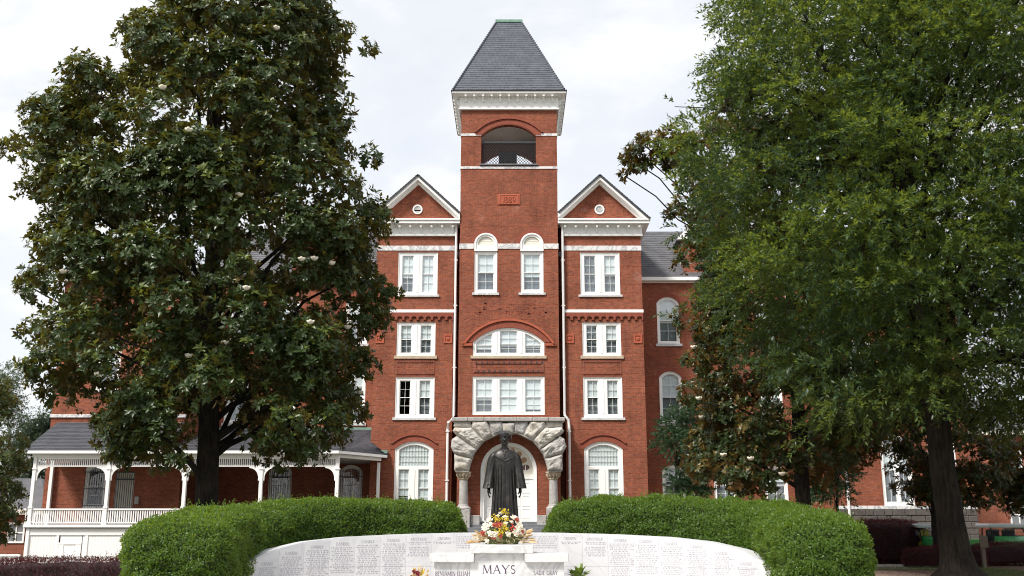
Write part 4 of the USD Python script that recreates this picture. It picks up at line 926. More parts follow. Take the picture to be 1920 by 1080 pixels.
# ------------------------------------------------------------------ tomb
TD = 18.6
TB = thing('tomb', 'white marble double tomb lettered MAYS with stepped top', 'tomb', (0, 0, 0))
tx = lambda px: (px - 960) / FPX * TD * 1.012
x0, x1, c0, c1 = tx(821), tx(1053), tx(893), tx(982)
k0, k1 = tx(885), tx(998); l0, r1 = tx(814), tx(1061); zc, zs_ = 1.185, 1.03
obj('tomb_body', MB().rbox(x0, x1, TD, TD + 1.0, 0, zs_ - .155, .006).rbox(c0, c1, TD, TD + 1.0, zs_ - .158, zc - .155, .004), 'marble', TB)
obj('cap_slab', MB().rbox(k0, k1, TD - .09, TD + 1.09, zc - .153, zc, .012), 'marble', TB)
obj('cap_slab', MB().rbox(l0, c0 - .004, TD - .09, TD + 1.09, zs_ - .153, zs_, .012), 'marble', TB)
obj('cap_slab', MB().rbox(c1 + .004, r1, TD - .09, TD + 1.09, zs_ - .153, zs_, .012), 'marble', TB)
zl = W(940, 1075.5, TD)[2]
obj('lettering', put_text('MAYS', .145, tx(937), zl, TD - .0005, .003, gap=.28, width=tx(965.5) - tx(908.5)), 'ink', TB)
obj('lettering', put_text('BENJAMIN ELIJAH', .072, tx(854), W(854, 1079.5, TD)[2], TD - .0005, .003, gap=.2, space=.45, width=tx(885) - tx(824)), 'ink', TB)
obj('lettering', put_text('SADIE GRAY', .072, tx(1020), W(1020, 1078, TD)[2], TD - .0005, .003, gap=.2, space=.6, width=tx(1041) - tx(998)), 'ink', TB)
obj('plinth', MB().rbox(l0 - .15, r1 + .15, TD - .3, TD + 1.3, -.1, .12, .02), 'marble', TB)

# ------------------------------------------------------------------ bronze statue
SD = 22.5
sx0 = W(946, 900, SD)[0]
FZ = 1.6 - 26 * SD / FPX
ST = thing('statue', 'dark bronze standing figure in academic gown and square cap before the entrance arch', 'statue', (sx0, SD, FZ))
def hull(joints, chains, refine=.012, smooth=6):
    man = m3.Manifold()
    def sph(p, r): return m3.Manifold.sphere(r, 20).translate(tuple(map(float, p)))
    for ch in chains:
        for a, c in zip(ch[:-1], ch[1:]):
            man += m3.Manifold.batch_hull([sph(*joints[a]), sph(*joints[c])])
    mm = man.refine_to_length(refine).to_mesh()
    t = trimesh.Trimesh(mm.vert_properties[:, :3], mm.tri_verts, process=True)
    trimesh.smoothing.filter_taubin(t, iterations=smooth)
    return t
J, C = {}, []
def jt(n, x, y, z, r): J[n] = ((x, y, z), r)
jt('pel', 0, 0, 1.12, .17); jt('ch', 0, .01, 1.62, .17); jt('nb', 0, 0, 1.84, .075); jt('nt', 0, -.025, 1.97, .068)
jt('skull', 0, .0, 2.13, .102); jt('sk2', 0, -.035, 2.11, .092); jt('jaw', 0, -.055, 2.02, .06); jt('chin', 0, -.085, 1.985, .036)
jt('br1', -.05, -.105, 2.13, .02); jt('br2', .05, -.105, 2.13, .02); jt('n1', 0, -.125, 2.115, .012); jt('n2', 0, -.152, 2.07, .019); jt('n3', -.016, -.138, 2.066, .013); jt('n4', .016, -.138, 2.066, .013)
jt('l1', -.028, -.12, 2.033, .011); jt('l2', .028, -.12, 2.033, .011); jt('m1', -.026, -.119, 2.018, .011); jt('m2', .026, -.119, 2.018, .011)
jt('c1', -.06, -.075, 2.07, .035); jt('c2', .06, -.075, 2.07, .035)
jt('e1', -.1, .0, 2.11, .018); jt('e1b', -.1, .01, 2.065, .013); jt('e2', .1, .0, 2.11, .018); jt('e2b', .1, .01, 2.065, .013)
C += [['pel', 'ch', 'nb', 'nt', 'skull'], ['skull', 'sk2', 'jaw', 'chin'], ['nt', 'jaw'], ['br1', 'br2'], ['n1', 'n2'], ['n3', 'n4'], ['l1', 'l2'], ['m1', 'm2'], ['sk2', 'c1', 'jaw'], ['sk2', 'c2', 'jaw'], ['e1', 'e1b'], ['e2', 'e2b'], ['e1', 'skull'], ['e2', 'skull'], ['br1', 'sk2'], ['br2', 'sk2'], ['n2', 'sk2']]
for s_, q in ((-1, 'a'), (1, 'b')):
    jt('sh' + q, s_ * .2, .01, 1.75, .085); jt('el' + q, s_ * .31, .03, 1.38, .055); jt('wr' + q, s_ * .345, -.05, 1.03, .034)
    jt('p1' + q, s_ * .35, -.06, .985, .034); jt('p2' + q, s_ * .352, -.075, .93, .03); jt('p3' + q, s_ * .345, -.03, .93, .026)
    C += [['ch', 'sh' + q, 'el' + q, 'wr' + q, 'p1' + q, 'p2' + q], ['p1' + q, 'p3' + q], ['p2' + q, 'p3' + q]]
    for i in range(4):
        y0 = -.105 + i * .027; L = (.9, 1.0, .95, .78)[i]
        jt(f'f{i}0{q}', s_ * .352, y0, .925, .0125); jt(f'f{i}1{q}', s_ * .356, y0 - .006, .925 - .045 * L, .0118); jt(f'f{i}2{q}', s_ * .343, y0 + .002, .925 - .083 * L, .0108); jt(f'f{i}3{q}', s_ * .322, y0 + .01, .925 - .108 * L, .0095)
        C += [[f'p{2 if i < 2 else 3}{q}', f'f{i}0{q}', f'f{i}1{q}', f'f{i}2{q}', f'f{i}3{q}']]
    jt('t0' + q, s_ * .335, -.10, .975, .015); jt('t1' + q, s_ * .318, -.128, .935, .0135); jt('t2' + q, s_ * .308, -.128, .895, .011)
    C += [['p1' + q, 't0' + q, 't1' + q, 't2' + q]]
    jt('hip' + q, s_ * .1, 0, 1.05, .11); jt('kn' + q, s_ * .11, 0, .58, .075); jt('an' + q, s_ * .115, .02, .1, .05); jt('toe' + q, s_ * .13, -.17, .045, .045); jt('hee' + q, s_ * .115, .06, .05, .045)
    C += [['pel', 'hip' + q, 'kn' + q, 'an' + q, 'toe' + q], ['an' + q, 'hee' + q, 'toe' + q]]
obj('figure', MB().tm(hull(J, C)), 'bronze', ST, smooth=True)
def gown_ring(z, w, d, cxx, cyy, fold, nf, ph, n=96, sq=2.4):
    th = np.arange(n) * 2 * PI / n
    r = 1 + fold * (np.sin(nf * th + ph) + .5 * np.sin((nf * 2 - 3) * th + 1.7 * ph))
    c, s_ = np.cos(th), np.sin(th); k = (np.abs(c) ** sq + np.abs(s_) ** sq) ** (-1 / sq)
    return np.c_[cxx + w * k * c * r, cyy + d * k * s_ * r, np.full(n, z)]
zs = [(.10, .315, .26, .055), (.13, .318, .265, .055), (.3, .30, .25, .05), (.55, .285, .235, .042), (.8, .268, .222, .034), (1.0, .255, .212, .028), (1.2, .243, .2, .02), (1.4, .242, .195, .014), (1.55, .252, .195, .01), (1.68, .262, .185, .006), (1.76, .262, .165, .004), (1.82, .225, .14, .002), (1.865, .15, .115, 0), (1.885, .095, .09, 0)]
zi = np.linspace(.10, 1.885, 50); cols = np.array(zs)
rings = [gown_ring(z, np.interp(z, cols[:, 0], cols[:, 1]), np.interp(z, cols[:, 0], cols[:, 2]), 0, .0, np.interp(z, cols[:, 0], cols[:, 3]), 11, 1.3 + .25 * math.sin(3 * z)) for z in zi]
gw = obj('gown', MB().loft(rings), 'bronze', ST, smooth=True)
for s_ in (-1, 1):
    pa = [(s_ * .20, .0, 1.79, .085, .10), (s_ * .245, .0, 1.72, .1, .115), (s_ * .275, .0, 1.6, .105, .12), (s_ * .298, .0, 1.45, .108, .125), (s_ * .315, -.005, 1.3, .115, .14), (s_ * .33, -.01, 1.15, .128, .165), (s_ * .342, -.015, 1.05, .142, .19), (s_ * .345, -.018, 1.02, .145, .195)]
    pa = np.array(pa); tt = np.linspace(0, 1, 26); zz = np.interp(tt, np.linspace(0, 1, len(pa)), pa[:, 2])
    rg_ = [gown_ring(z, *[np.interp(z, pa[::-1, 2], pa[::-1, k]) for k in (3, 4)], np.interp(z, pa[::-1, 2], pa[::-1, 0]), np.interp(z, pa[::-1, 2], pa[::-1, 1]), .03 + .035 * (1.8 - z), 6, 2 + 4 * z * s_, 40, 2.0) for z in zz]
    inner = [np.c_[r[:, :2] * .0 + r[:, :2].mean(0) + (r[:, :2] - r[:, :2].mean(0)) * .9, r[:, 2] + dz] for r, dz in ((rg_[-1], .0), (rg_[-1], .08))]
    obj('sleeve', MB().loft(rg_ + inner), 'bronze', ST, smooth=50)
obj('placket', MB().tube([(0, -.13, 1.845), (0, -.178, 1.76), (0, -.2, 1.6), (0, -.2, 1.35), (0, -.218, 1.0), (0, -.24, .6), (0, -.27, .15)], [.008, .01, .01, .011, .012, .012, .012], 6), 'bronze', gw)
for s_ in (-1, 1):
    obj('yoke_seam', MB().tube([(s_ * .25, -.1, 1.74), (s_ * .2, -.155, 1.71), (s_ * .1, -.19, 1.65), (0, -.203, 1.6)], .012, 6), 'bronze', gw)
    obj('collar', MB().tube([(s_ * .075, .03, 1.9), (s_ * .085, -.06, 1.88), (s_ * .05, -.125, 1.845), (0, -.15, 1.8)], [.022, .022, .018, .012], 8), 'bronze', gw)
    for q in range(3): obj('gown_fold', MB().tube([(s_ * (.08 + q * .055), -.2 + q * .018, 1.55 - q * .05), (s_ * (.085 + q * .06), -.215 + q * .02, 1.1), (s_ * (.1 + q * .068), -.24 + q * .024, .6), (s_ * (.115 + q * .075), -.262 + q * .03, .12)], [.006, .014, .018, .02], 6), 'bronze', gw)
# glasses and cap
cp = MB(); cp.loft([np.c_[.108 * np.cos(t_a), -.012 + .118 * np.sin(t_a), np.full(24, z) + .03 * np.sin(t_a) * 0] for z in (2.145, 2.215) for t_a in [np.arange(24) * 2 * PI / 24]])
cap = obj('cap', cp, 'bronze', ST, smooth=40)
A = math.radians(38); R2 = np.array([[math.cos(A), -math.sin(A)], [math.sin(A), math.cos(A)]])
sq = (R2 @ (np.array([(-1, -1), (1, -1), (1, 1), (-1, 1)]).T * .133)).T
def tilt(x, y, z): a = math.radians(25); return (x, y * math.cos(a) - 0, 2.225 + z + y * math.sin(a) - x * .12)
bd = MB(); lo = [tilt(x, y - .01, 0) for x, y in sq]; hi = [tilt(x, y - .01, .014) for x, y in sq]
bd.add(lo + hi, [(3, 2, 1, 0), (4, 5, 6, 7), (0, 1, 5, 4), (1, 2, 6, 5), (2, 3, 7, 6), (3, 0, 4, 7)])
obj('mortarboard', bd, 'bronze', cap)
obj('cap_button', MB().lathe([(.014, 0), (.01, .012)], tilt(0, 0, .014), 10), 'bronze', cap)
obj('tassel', MB().tube([tilt(0, 0, .02), tilt(.1, -.03, .02), tilt(.165, -.05, .01), (.155, -.06, 2.14), (.155, -.06, 2.07)], [.005, .005, .006, .008, .015], 6), 'bronze', cap)
PL = MB().rbox(-.42, .42, -.4, .4, -FZ, -.002, .015)
obj('plinth', PL, 'marble', ST)

# ------------------------------------------------------------------ leaves
def frame(d):
    d = d / (np.linalg.norm(d, axis=1, keepdims=True) + 1e-9)
    h = np.where(np.abs(d[:, 2:3]) > .9, [[1., 0, 0]], [[0, 0, 1.]]); a = np.cross(d, h); a /= np.linalg.norm(a, axis=1, keepdims=True) + 1e-9
    return d, a, np.cross(a, d)
def leaves4(P, D, N, L, Wd):                          # broad folded leaf: 5 points, 4 faces, upper side towards N
    D = D / (np.linalg.norm(D, axis=1, keepdims=True) + 1e-9); S = np.cross(D, N); S /= np.linalg.norm(S, axis=1, keepdims=True) + 1e-9; N = np.cross(S, D)
    L, Wd = L[:, None], Wd[:, None]
    v = np.stack([P, P + D * L * .52 - S * Wd / 2 + N * L * .05, P + D * L * .5 + N * L * .0, P + D * L * .52 + S * Wd / 2 + N * L * .05, P + D * L - N * L * .10], 1)
    f = np.array([(0, 2, 1), (0, 3, 2), (1, 2, 4), (2, 3, 4)]); n = len(P)
    return v.reshape(-1, 3), (f[None] + (np.arange(n) * 5)[:, None, None]).reshape(-1, 3)
def leaves2(P, D, N, L, Wd):
    D = D / (np.linalg.norm(D, axis=1, keepdims=True) + 1e-9); S = np.cross(D, N); S /= np.linalg.norm(S, axis=1, keepdims=True) + 1e-9
    L, Wd = L[:, None], Wd[:, None]
    v = np.stack([P, P + D * L * .45 + S * Wd / 2, P + D * L, P + D * L * .45 - S * Wd / 2], 1)
    n = len(P); return v.reshape(-1, 3), (np.array([(0, 1, 2), (0, 2, 3)])[None] + (np.arange(n) * 4)[:, None, None]).reshape(-1, 3)
def rand_dirs(rg, n):
    v = rg.normal(size=(n, 3)); return v / np.linalg.norm(v, axis=1, keepdims=True)
def surf(rg, v, f, n):
    a, b_, c = v[f[:, 0]], v[f[:, 1]], v[f[:, 2]]; nn = np.cross(b_ - a, c - a); ar_ = np.linalg.norm(nn, axis=1); k = rg.choice(len(f), n, p=ar_ / ar_.sum())
    u, w = rg.random((2, n, 1)); fl = (u + w) > 1; u, w = np.where(fl, 1 - u, u), np.where(fl, 1 - w, w)
    return a[k] + (b_[k] - a[k]) * u + (c[k] - a[k]) * w, nn[k] / (ar_[k][:, None] + 1e-12)
def project(P):
    d = P - (0, 0, EYE); zc_ = d[:, 1] * math.cos(PITCH) + d[:, 2] * math.sin(PITCH); yc = -d[:, 1] * math.sin(PITCH) + d[:, 2] * math.cos(PITCH)
    return 960 + FPX * d[:, 0] / zc_, 540 - FPX * yc / zc_, zc_

# ------------------------------------------------------------------ hedges
def hedge(name, label, pts, leaf, core, n, L, Wd, group=None, seed=1, rough=.07, bottom=.0):
    """pts: (x, y, width, height); rounded clipped hedge swept along them"""
    rg = np.random.default_rng(seed); P = np.array(pts, float)
    s_ = np.concatenate([[0], np.cumsum(np.hypot(*np.diff(P[:, :2], axis=0).T))]); m = max(12, int(s_[-1] / .18)); u = np.linspace(0, s_[-1], m)
    from scipy.interpolate import PchipInterpolator
    Q = np.stack([PchipInterpolator(s_, P[:, k])(u) for k in range(4)], 1)
    t = np.gradient(Q[:, :2], axis=0); t /= np.linalg.norm(t, axis=1, keepdims=True); nrm = np.c_[-t[:, 1], t[:, 0]]
    k = 40; th = np.linspace(-PI / 2 - .75, PI * 1.5 - .75 - 2 * PI / k + .0, k)
    th = np.linspace(0, 2 * PI, k, endpoint=False); rings = []
    for i in range(m):
        e = min(u[i], s_[-1] - u[i]); w2 = Q[i, 2] / 2; q = 1 - (1 - min(1, e / (w2 * .8))) ** 2.6; q = max(q, .02) ** .5
        c, sn = np.cos(th), np.sin(th); ex = 4.2; r = (np.abs(c) ** ex + np.abs(sn) ** ex) ** (-1 / ex)
        w_, h_ = w2 * (.35 + .65 * q), Q[i, 3] / 2 * (.55 + .45 * q)
        off = c * r * w_; zz = Q[i, 3] * .5 * (.55 + .45 * q) + sn * r * h_
        g = gz(Q[i, 0], Q[i, 1])
        rings.append(np.c_[Q[i, 0] + nrm[i, 0] * off, Q[i, 1] + nrm[i, 1] * off, zz + g + bottom])
    b = MB().loft(rings); v, f = b.mesh()
    ctr = v.mean(0)
    d = (meshkit.fbm(v * 1.6 + seed, 4) - .5) * 2
    tm = trimesh.Trimesh(v, f, process=False); vn = np.array(tm.vertex_normals)
    if tm.volume < 0: vn, f = -vn, f[:, ::-1]
    v = v + vn * d[:, None] * rough * 1.6
    root = thing(name, label, 'hedge', (0, 0, 0), group)
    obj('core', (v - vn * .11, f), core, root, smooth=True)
    p, nn = surf(rg, v, f, n)
    keep = (p[:, 2] > gz(p[:, 0], p[:, 1]) + .02) & (nn[:, 1] < .75); p, nn = p[keep], nn[keep]; n = len(p)
    clump = meshkit.noise(p * 5.5, seed + 9)
    kp = rg.random(n) < .5 + 1.3 * np.clip(clump - .25, 0, 1); p, nn, clump = p[kp], nn[kp], clump[kp]; n = len(p)
    p = p + nn * (rg.uniform(-.09, .035, (n, 1)) + (clump[:, None] - .5) * .11)
    D = nn * .3 + rand_dirs(rg, n) * .9 + np.array([0, 0, .3]); N = nn * 1.3 + rand_dirs(rg, n) * .7 + np.array([0, 0, .45])
    obj('foliage', leaves2(p, D, N, L * rg.uniform(.7, 1.25, n), Wd * rg.uniform(.8, 1.2, n)), leaf, root, kind='stuff')
    # young shoots that stand proud of the clipped face
    q, qn = surf(rg, v, f, n // 90); up = np.array([0, 0, 1.]); kp = (qn[:, 2] > -.2) & (qn[:, 1] < .5); q, qn = q[kp], qn[kp]
    base = np.repeat(q, 5, 0); hgt = np.tile(np.linspace(.2, 1, 5), len(q)) * np.repeat(rg.uniform(.03, .15, len(q)), 5)
    pp = base + (np.repeat(qn, 5, 0) * .6 + up * .8) * hgt[:, None]; D2 = rand_dirs(rg, len(pp)) + up * .6
    obj('shoots', leaves2(pp, D2, rand_dirs(rg, len(pp)) + up, L * .9 * np.ones(len(pp)), Wd * .9 * np.ones(len(pp))), leaf, root, kind='stuff')
    return root
hedge('box_hedge', 'large clipped green hedge curving behind the left half of the marble wall', [(-1.22, 27.2, 1.5, 2.02), (-2.0, 27.1, 1.6, 2.08), (-3.4, 26.7, 1.7, 2.12), (-4.8, 26.0, 1.8, 2.08), (-6.05, 24.8, 1.9, 1.98), (-6.7, 23.2, 2.1, 1.86), (-6.8, 21.6, 2.2, 1.68), (-6.75, 20.2, 2.15, 1.5)], 'hedge_leaf', 'hedge_core', 200000, .058, .031, seed=3, rough=.1)
hedge('box_hedge', 'large clipped green hedge curving behind the right half of the marble wall', [(.92, 27.2, 1.5, 2.05), (1.7, 27.1, 1.6, 2.14), (3.1, 26.7, 1.7, 2.19), (4.5, 26.0, 1.8, 2.15), (5.85, 24.8, 1.9, 2.02), (6.45, 23.2, 2.0, 1.88), (6.43, 21.6, 1.9, 1.7), (6.42, 20.5, 1.8, 1.52)], 'hedge_leaf', 'hedge_core', 200000, .058, .031, seed=4, rough=.1)
hedge('purple_hedge', 'long low purple hedge at the lower left in front of the veranda', [(-21, 27.8, 1.5, .60), (-15, 27.8, 1.5, .62), (-11, 27.6, 1.5, .64), (-6.5, 27.4, 1.5, .7)], 'purple_leaf', 'purple_core', 60000, .045, .026, seed=5, rough=.05)
hedge('purple_hedge', 'tall purple hedge beside the big green hedge, against the stone foundation', [(13.6, 41.3, 1.8, 1.6), (15.0, 42.0, 1.9, 1.75), (17.0, 43.6, 1.8, 1.6)], 'purple_leaf', 'purple_core', 34000, .055, .03, seed=6)
hedge('purple_hedge', 'low purple hedge left of the thick trunk, in front of the green vehicle', [(13.95, 36.4, 1.3, .68), (15.2, 36.6, 1.4, .73), (16.8, 36.7, 1.3, .72)], 'purple_leaf', 'purple_core', 34000, .045, .026, seed=7)
hedge('purple_hedge', 'low purple hedge right of the thick trunk, behind the wooden post', [(16.9, 37.9, 1.3, .72), (18.6, 38.2, 1.4, .76), (21.5, 38.3, 1.4, .76), (25, 38.2, 1.4, .76)], 'purple_leaf', 'purple_core', 50000, .045, .026, seed=8)

# ------------------------------------------------------------------ trees
def curve_pts(p0, p1, sag, rg, n=7):
    t = np.linspace(0, 1, n)[:, None]; p0, p1 = np.array(p0, float), np.array(p1, float); q = p0 + (p1 - p0) * t
    q[:, 2] += sag * np.sin(PI * t[:, 0]); q += rg.normal(size=q.shape) * np.linalg.norm(p1 - p0) * .018 * np.sin(PI * t); return q
def clumps_in(rg, prof, cy_, depth, n, rr, inner=.3, zpow=1.0, yclip=None):
    """centres and radii of leaf clumps inside a crown given by its left and right edge at every height"""
    prof = np.array(sorted(prof)); z0, z1 = prof[0, 0], prof[-1, 0]; amax = ((prof[:, 2] - prof[:, 1]) / 2).max(); out = []
    while len(out) < n:
        z = rg.uniform(z0, z1); xl, xr = np.interp(z, prof[:, 0], prof[:, 1]), np.interp(z, prof[:, 0], prof[:, 2]); a = (xr - xl) / 2
        if rg.random() > a / amax: continue
        R = rg.uniform(*rr); th = rg.uniform(0, 2 * PI); q = rg.uniform(.35, .85) if rg.random() < inner else rg.uniform(.86, 1.03)
        bb = depth * min(1, a / amax * 1.15)
        x, y = (xl + xr) / 2 + max(a - R * .75, .1) * q * math.cos(th), cy_ + max(bb - R * .75, .1) * q * math.sin(th)
        out.append((x, y, z, R))
    return np.array(out)
def magnolia(name, label, base, top, tr, prof, cy_, depth, ncl, rr, nros, leafm, seed, L=.2, extra=(), flowers=(), limbs=26, inner=.3, nbig=0, group=None, barkm='bark_dark', flat=.75, clear=None):
    rg = np.random.default_rng(seed); root = thing(name, label, 'tree', (0, 0, 0), group)
    base, top = np.array(base, float), np.array(top, float)
    t = np.linspace(0, 1, 12); tp = base + (top - base) * t[:, None]; tp[1:-1, :2] += rg.normal(size=(10, 2)) * tr * .12
    rad = tr * (1 - .72 * t); rad[0] = tr * 1.5; tp = np.vstack([tp[:1] - (0, 0, .3), tp[:1] + (tp[1] - tp[0]) * .05, tp[:1] + (tp[1] - tp[0]) * .35, tp[1:]]); rad = np.concatenate([[tr * 1.6], [tr * 1.45], [tr * 1.1], rad[1:]])
    obj('trunk', MB().tube(tp, rad, 18), barkm, root, smooth=True)
    cl = clumps_in(rg, prof, cy_, depth, ncl, rr, inner)
    if clear is not None: px_, py_, _ = project(cl[:, :3] - np.array([0, 0, .7])); cl = cl[~((px_ > clear[0]) & (px_ < clear[1]) & (py_ > clear[2]))]
    if len(extra): cl = np.vstack([cl, np.array(extra)])
    pick = np.concatenate([rg.choice(len(cl) - len(extra), min(limbs, len(cl) - len(extra)), replace=False), np.arange(len(cl) - len(extra), len(cl))[:4]]).astype(int)
    for i in pick:
        c = cl[i, :3]; h = np.clip((c[2] - base[2]) * .62 + base[2], base[2] + 1.0, top[2] * .95); f_ = (h - base[2]) / (top[2] - base[2]); p0 = base + (top - base) * f_
        q = curve_pts(p0, c, .25, rg); r0 = tr * (.34 if i < len(cl) - len(extra) else .16) * (1 - .6 * f_)
        obj('limb', MB().tube(q, np.linspace(r0, .025, len(q)), 7), barkm, root, smooth=True)
    # rosettes
    k = np.repeat(np.arange(len(cl)), (nros * (cl[:, 3] / np.mean(rr)) ** 2).astype(int)); c = cl[k]; n = len(k)
    mid = np.array([(base[0] + top[0]) / 2, cy_, 0]); o = c[:, :3] - mid; o[:, 2] = 0; o /= np.linalg.norm(o, axis=1, keepdims=True) + 1e-6
    u = rand_dirs(rg, n) + o * .5 + np.array([0, 0, .35]); u /= np.linalg.norm(u, axis=1, keepdims=True)
    P = c[:, :3] + u * c[:, 3:4] * rg.uniform(.55, 1.08, (n, 1)) * np.array([1, 1, flat])
    ax = u + np.array([0, 0, .55]) + rand_dirs(rg, n) * .35; ax, a1, a2 = frame(ax)
    m = 8; th = np.tile(np.arange(m) * 2.4, n) + np.repeat(rg.uniform(0, 6.28, n), m); al = np.radians(rg.uniform(38, 98, n * m))
    AX_, A1, A2, PP = (np.repeat(q, m, 0) for q in (ax, a1, a2, P)); rad_ = np.cos(th)[:, None] * A1 + np.sin(th)[:, None] * A2
    D = AX_ * np.cos(al)[:, None] + rad_ * np.sin(al)[:, None]; N = AX_ * np.sin(al)[:, None] - rad_ * np.cos(al)[:, None] + rand_dirs(rg, n * m) * .25
    LL = L * rg.uniform(.65, 1.15, n * m); PP = PP + AX_ * rg.uniform(-.07, .05, (n * m, 1))
    WW = LL * rg.uniform(.42, .54, n * m)
    if nbig:
        px_, py_, dd = project(PP); see = np.where((px_ > 0) & (px_ < 1920) & (py_ > 0) & (py_ < 1080))[0]; out_ = see[np.argsort(dd[see] - LL[see] * 8)[:nbig]]
        kp = np.ones(len(PP), bool); kp[out_] = False
        for i in out_:
            obj('leaf', leaves4(PP[i:i + 1], D[i:i + 1], N[i:i + 1], LL[i:i + 1], WW[i:i + 1]), leafm, root)
        PP, D, N, LL, WW = PP[kp], D[kp], N[kp], LL[kp], WW[kp]
    tone = rg.random(n) + .5 * (meshkit.noise(P * .9, seed) - .5); young = (u[:, 2] > .0) & (tone > .74); rid = np.repeat(np.arange(n), m)
    if nbig: rid = rid[kp]
    sel = young[rid] & (rg.random(len(rid)) < .75)
    obj('crown', leaves4(PP[~sel], D[~sel], N[~sel], LL[~sel], WW[~sel]), leafm, root, kind='stuff')
    obj('young_leaves', leaves4(PP[sel], D[sel], N[sel], LL[sel], WW[sel]), 'magnolia_leaf_bronze' if 'rusty' in leafm else 'magnolia_leaf_young', root, kind='stuff')
    px_, py_, dd = project(P)
    for fx, fy in flowers:
        q = np.hypot(px_ - fx, py_ - fy); near = np.where(q < max(14, q.min() + 4))[0]; i = near[np.argmin(dd[near])]
        b = MB(); cpt = P[i] + ax[i] * .08
        for j in range(9):
            t_a = j * 2.4; e = .09 if j < 5 else .06; el_ = .75 if j < 5 else 1.3
            d = np.array([math.cos(t_a) * math.cos(el_), math.sin(t_a) * math.cos(el_), math.sin(el_)]); v_, f_ = trimesh.creation.icosphere(1).vertices * (e, e * .8, .045), trimesh.creation.icosphere(1).faces
            R_ = np.stack(np.array([d, np.cross((0, 0, 1), d) / np.linalg.norm(np.cross((0, 0, 1), d)), np.cross(d, np.cross((0, 0, 1), d) / np.linalg.norm(np.cross((0, 0, 1), d)))]), 1)
            b.add(v_ @ R_.T + cpt + d * e * .8, f_)
        obj('blossom', b, 'petal_white', root, smooth=True)
    return root
def pxprof(rows, Y, xs=0):
    out = []
    for y, l, r in rows:
        z = W(960, y, Y)[2]; out.append((z, W(l, y, Y)[0], W(r, y, Y)[0]))
    return out
LM = 33.0
rows = [(0, 300, 610), (60, 262, 655), (110, 225, 668), (150, 170, 655), (200, 115, 645), (250, 75, 655), (300, 60, 680), (350, 60, 705), (400, 75, 735), (450, 75, 728), (500, 70, 705), (545, 38, 742), (600, 35, 728), (650, 30, 705), (700, 70, 705), (750, 100, 700), (800, 170, 660), (850, 215, 610)]
pr = pxprof(rows, LM) + [(20.9, -11.9, -7.4), (22.0, -10.8, -8.6)]
ex = [tuple(W(px, py, LM + dy)) + (r,) for px, py, dy, r in ((40, 283, 0, .7), (22, 268, .5, .45), (95, 470, 0, .5), (60, 540, 0, .6), (690, 300, -.5, .6), (720, 545, 0, .6), (680, 95, 0, .5), (260, 850, -2, .6), (500, 825, -3, .5), (570, 845, -2.5, .5), (610, 790, -2, .8), (290, 820, -3, .7), (240, 800, -2, .8), (540, 790, -3.5, .6), (505, 780, -3, .8), (310, 790, -3, .7), (225, 850, -2, .5), (330, 865, -3, .4), (450, 760, 2, .9), (350, 750, 2, .9), (525, 830, -3, .5))]
magnolia('magnolia_tree', 'tall dark glossy evergreen tree with white blossoms in front of the veranda at left', (-9.75, LM, -.3), (-10.9, LM, 20.5), .40, pr, LM, 4.7, 430, (.55, 1.3), 48, 'magnolia_leaf', 31, L=.235, extra=ex,
         flowers=((345, 257), (315, 175), (300, 408), (598, 487), (570, 487), (460, 368), (430, 640), (350, 677), (582, 600), (195, 715), (688, 735), (455, 545), (618, 505), (120, 520), (530, 60), (655, 610)), inner=.34, nbig=260, clear=(358, 455, 765))
RM = 38.0
rows = [(215, 1330, 1640), (260, 1290, 1680), (330, 1285, 1710), (430, 1300, 1730), (520, 1300, 1720), (600, 1300, 1720), (700, 1298, 1710), (800, 1295, 1690), (870, 1290, 1600), (925, 1285, 1480)]
pr = pxprof(rows, RM) + [(18.6, 8.5, 13.0), (19.6, 10, 11.6)]
ex = [tuple(W(px, py, RM + dy)) + (r,) for px, py, dy, r in ((1185, 300, 0, .45), (1172, 330, 0, .3), (1205, 270, 0, .5), (1222, 305, 0, .5), (1255, 255, 0, .55), (1270, 290, 0, .6), (1240, 290, .3, .4), (1310, 260, 0, .6), (1195, 290, .4, .65), (1215, 285, -.4, .65), (1180, 318, .2, .5), (1235, 300, .4, .6), (1250, 275, -.4, .65), (1262, 305, .5, .5), (1200, 315, -.3, .5), (1225, 262, .3, .5), (1285, 270, .4, .7), (1265, 400, .4, .5), (1275, 385, 0, .45), (1290, 350, 0, .5), (1285, 500, 0, .5), (1300, 480, -1, .7), (1290, 600, -1, .6), (1310, 680, -2, .7), (1320, 880, -2.5, .8), (1380, 890, -3.5, .8), (1450, 900, -3, .7), (1640, 800, -2.5, .7), (1690, 790, -2.5, .6), (1600, 770, -3, .8), (1300, 740, -2, .7))]
magnolia('magnolia_tree', 'dark evergreen tree with rusty leaf undersides between the wing windows and the fine leaved tree', (10.85, RM, -.2), (10.95, RM, 18.3), .31, pr, RM, 4.6, 310, (.6, 1.1), 44, 'magnolia_leaf_rusty', 32, L=.235, extra=ex,
         flowers=((1380, 915), (1352, 856), (1410, 857), (1452, 897), (1316, 747), (1293, 652), (1303, 790)), inner=.25, limbs=22)
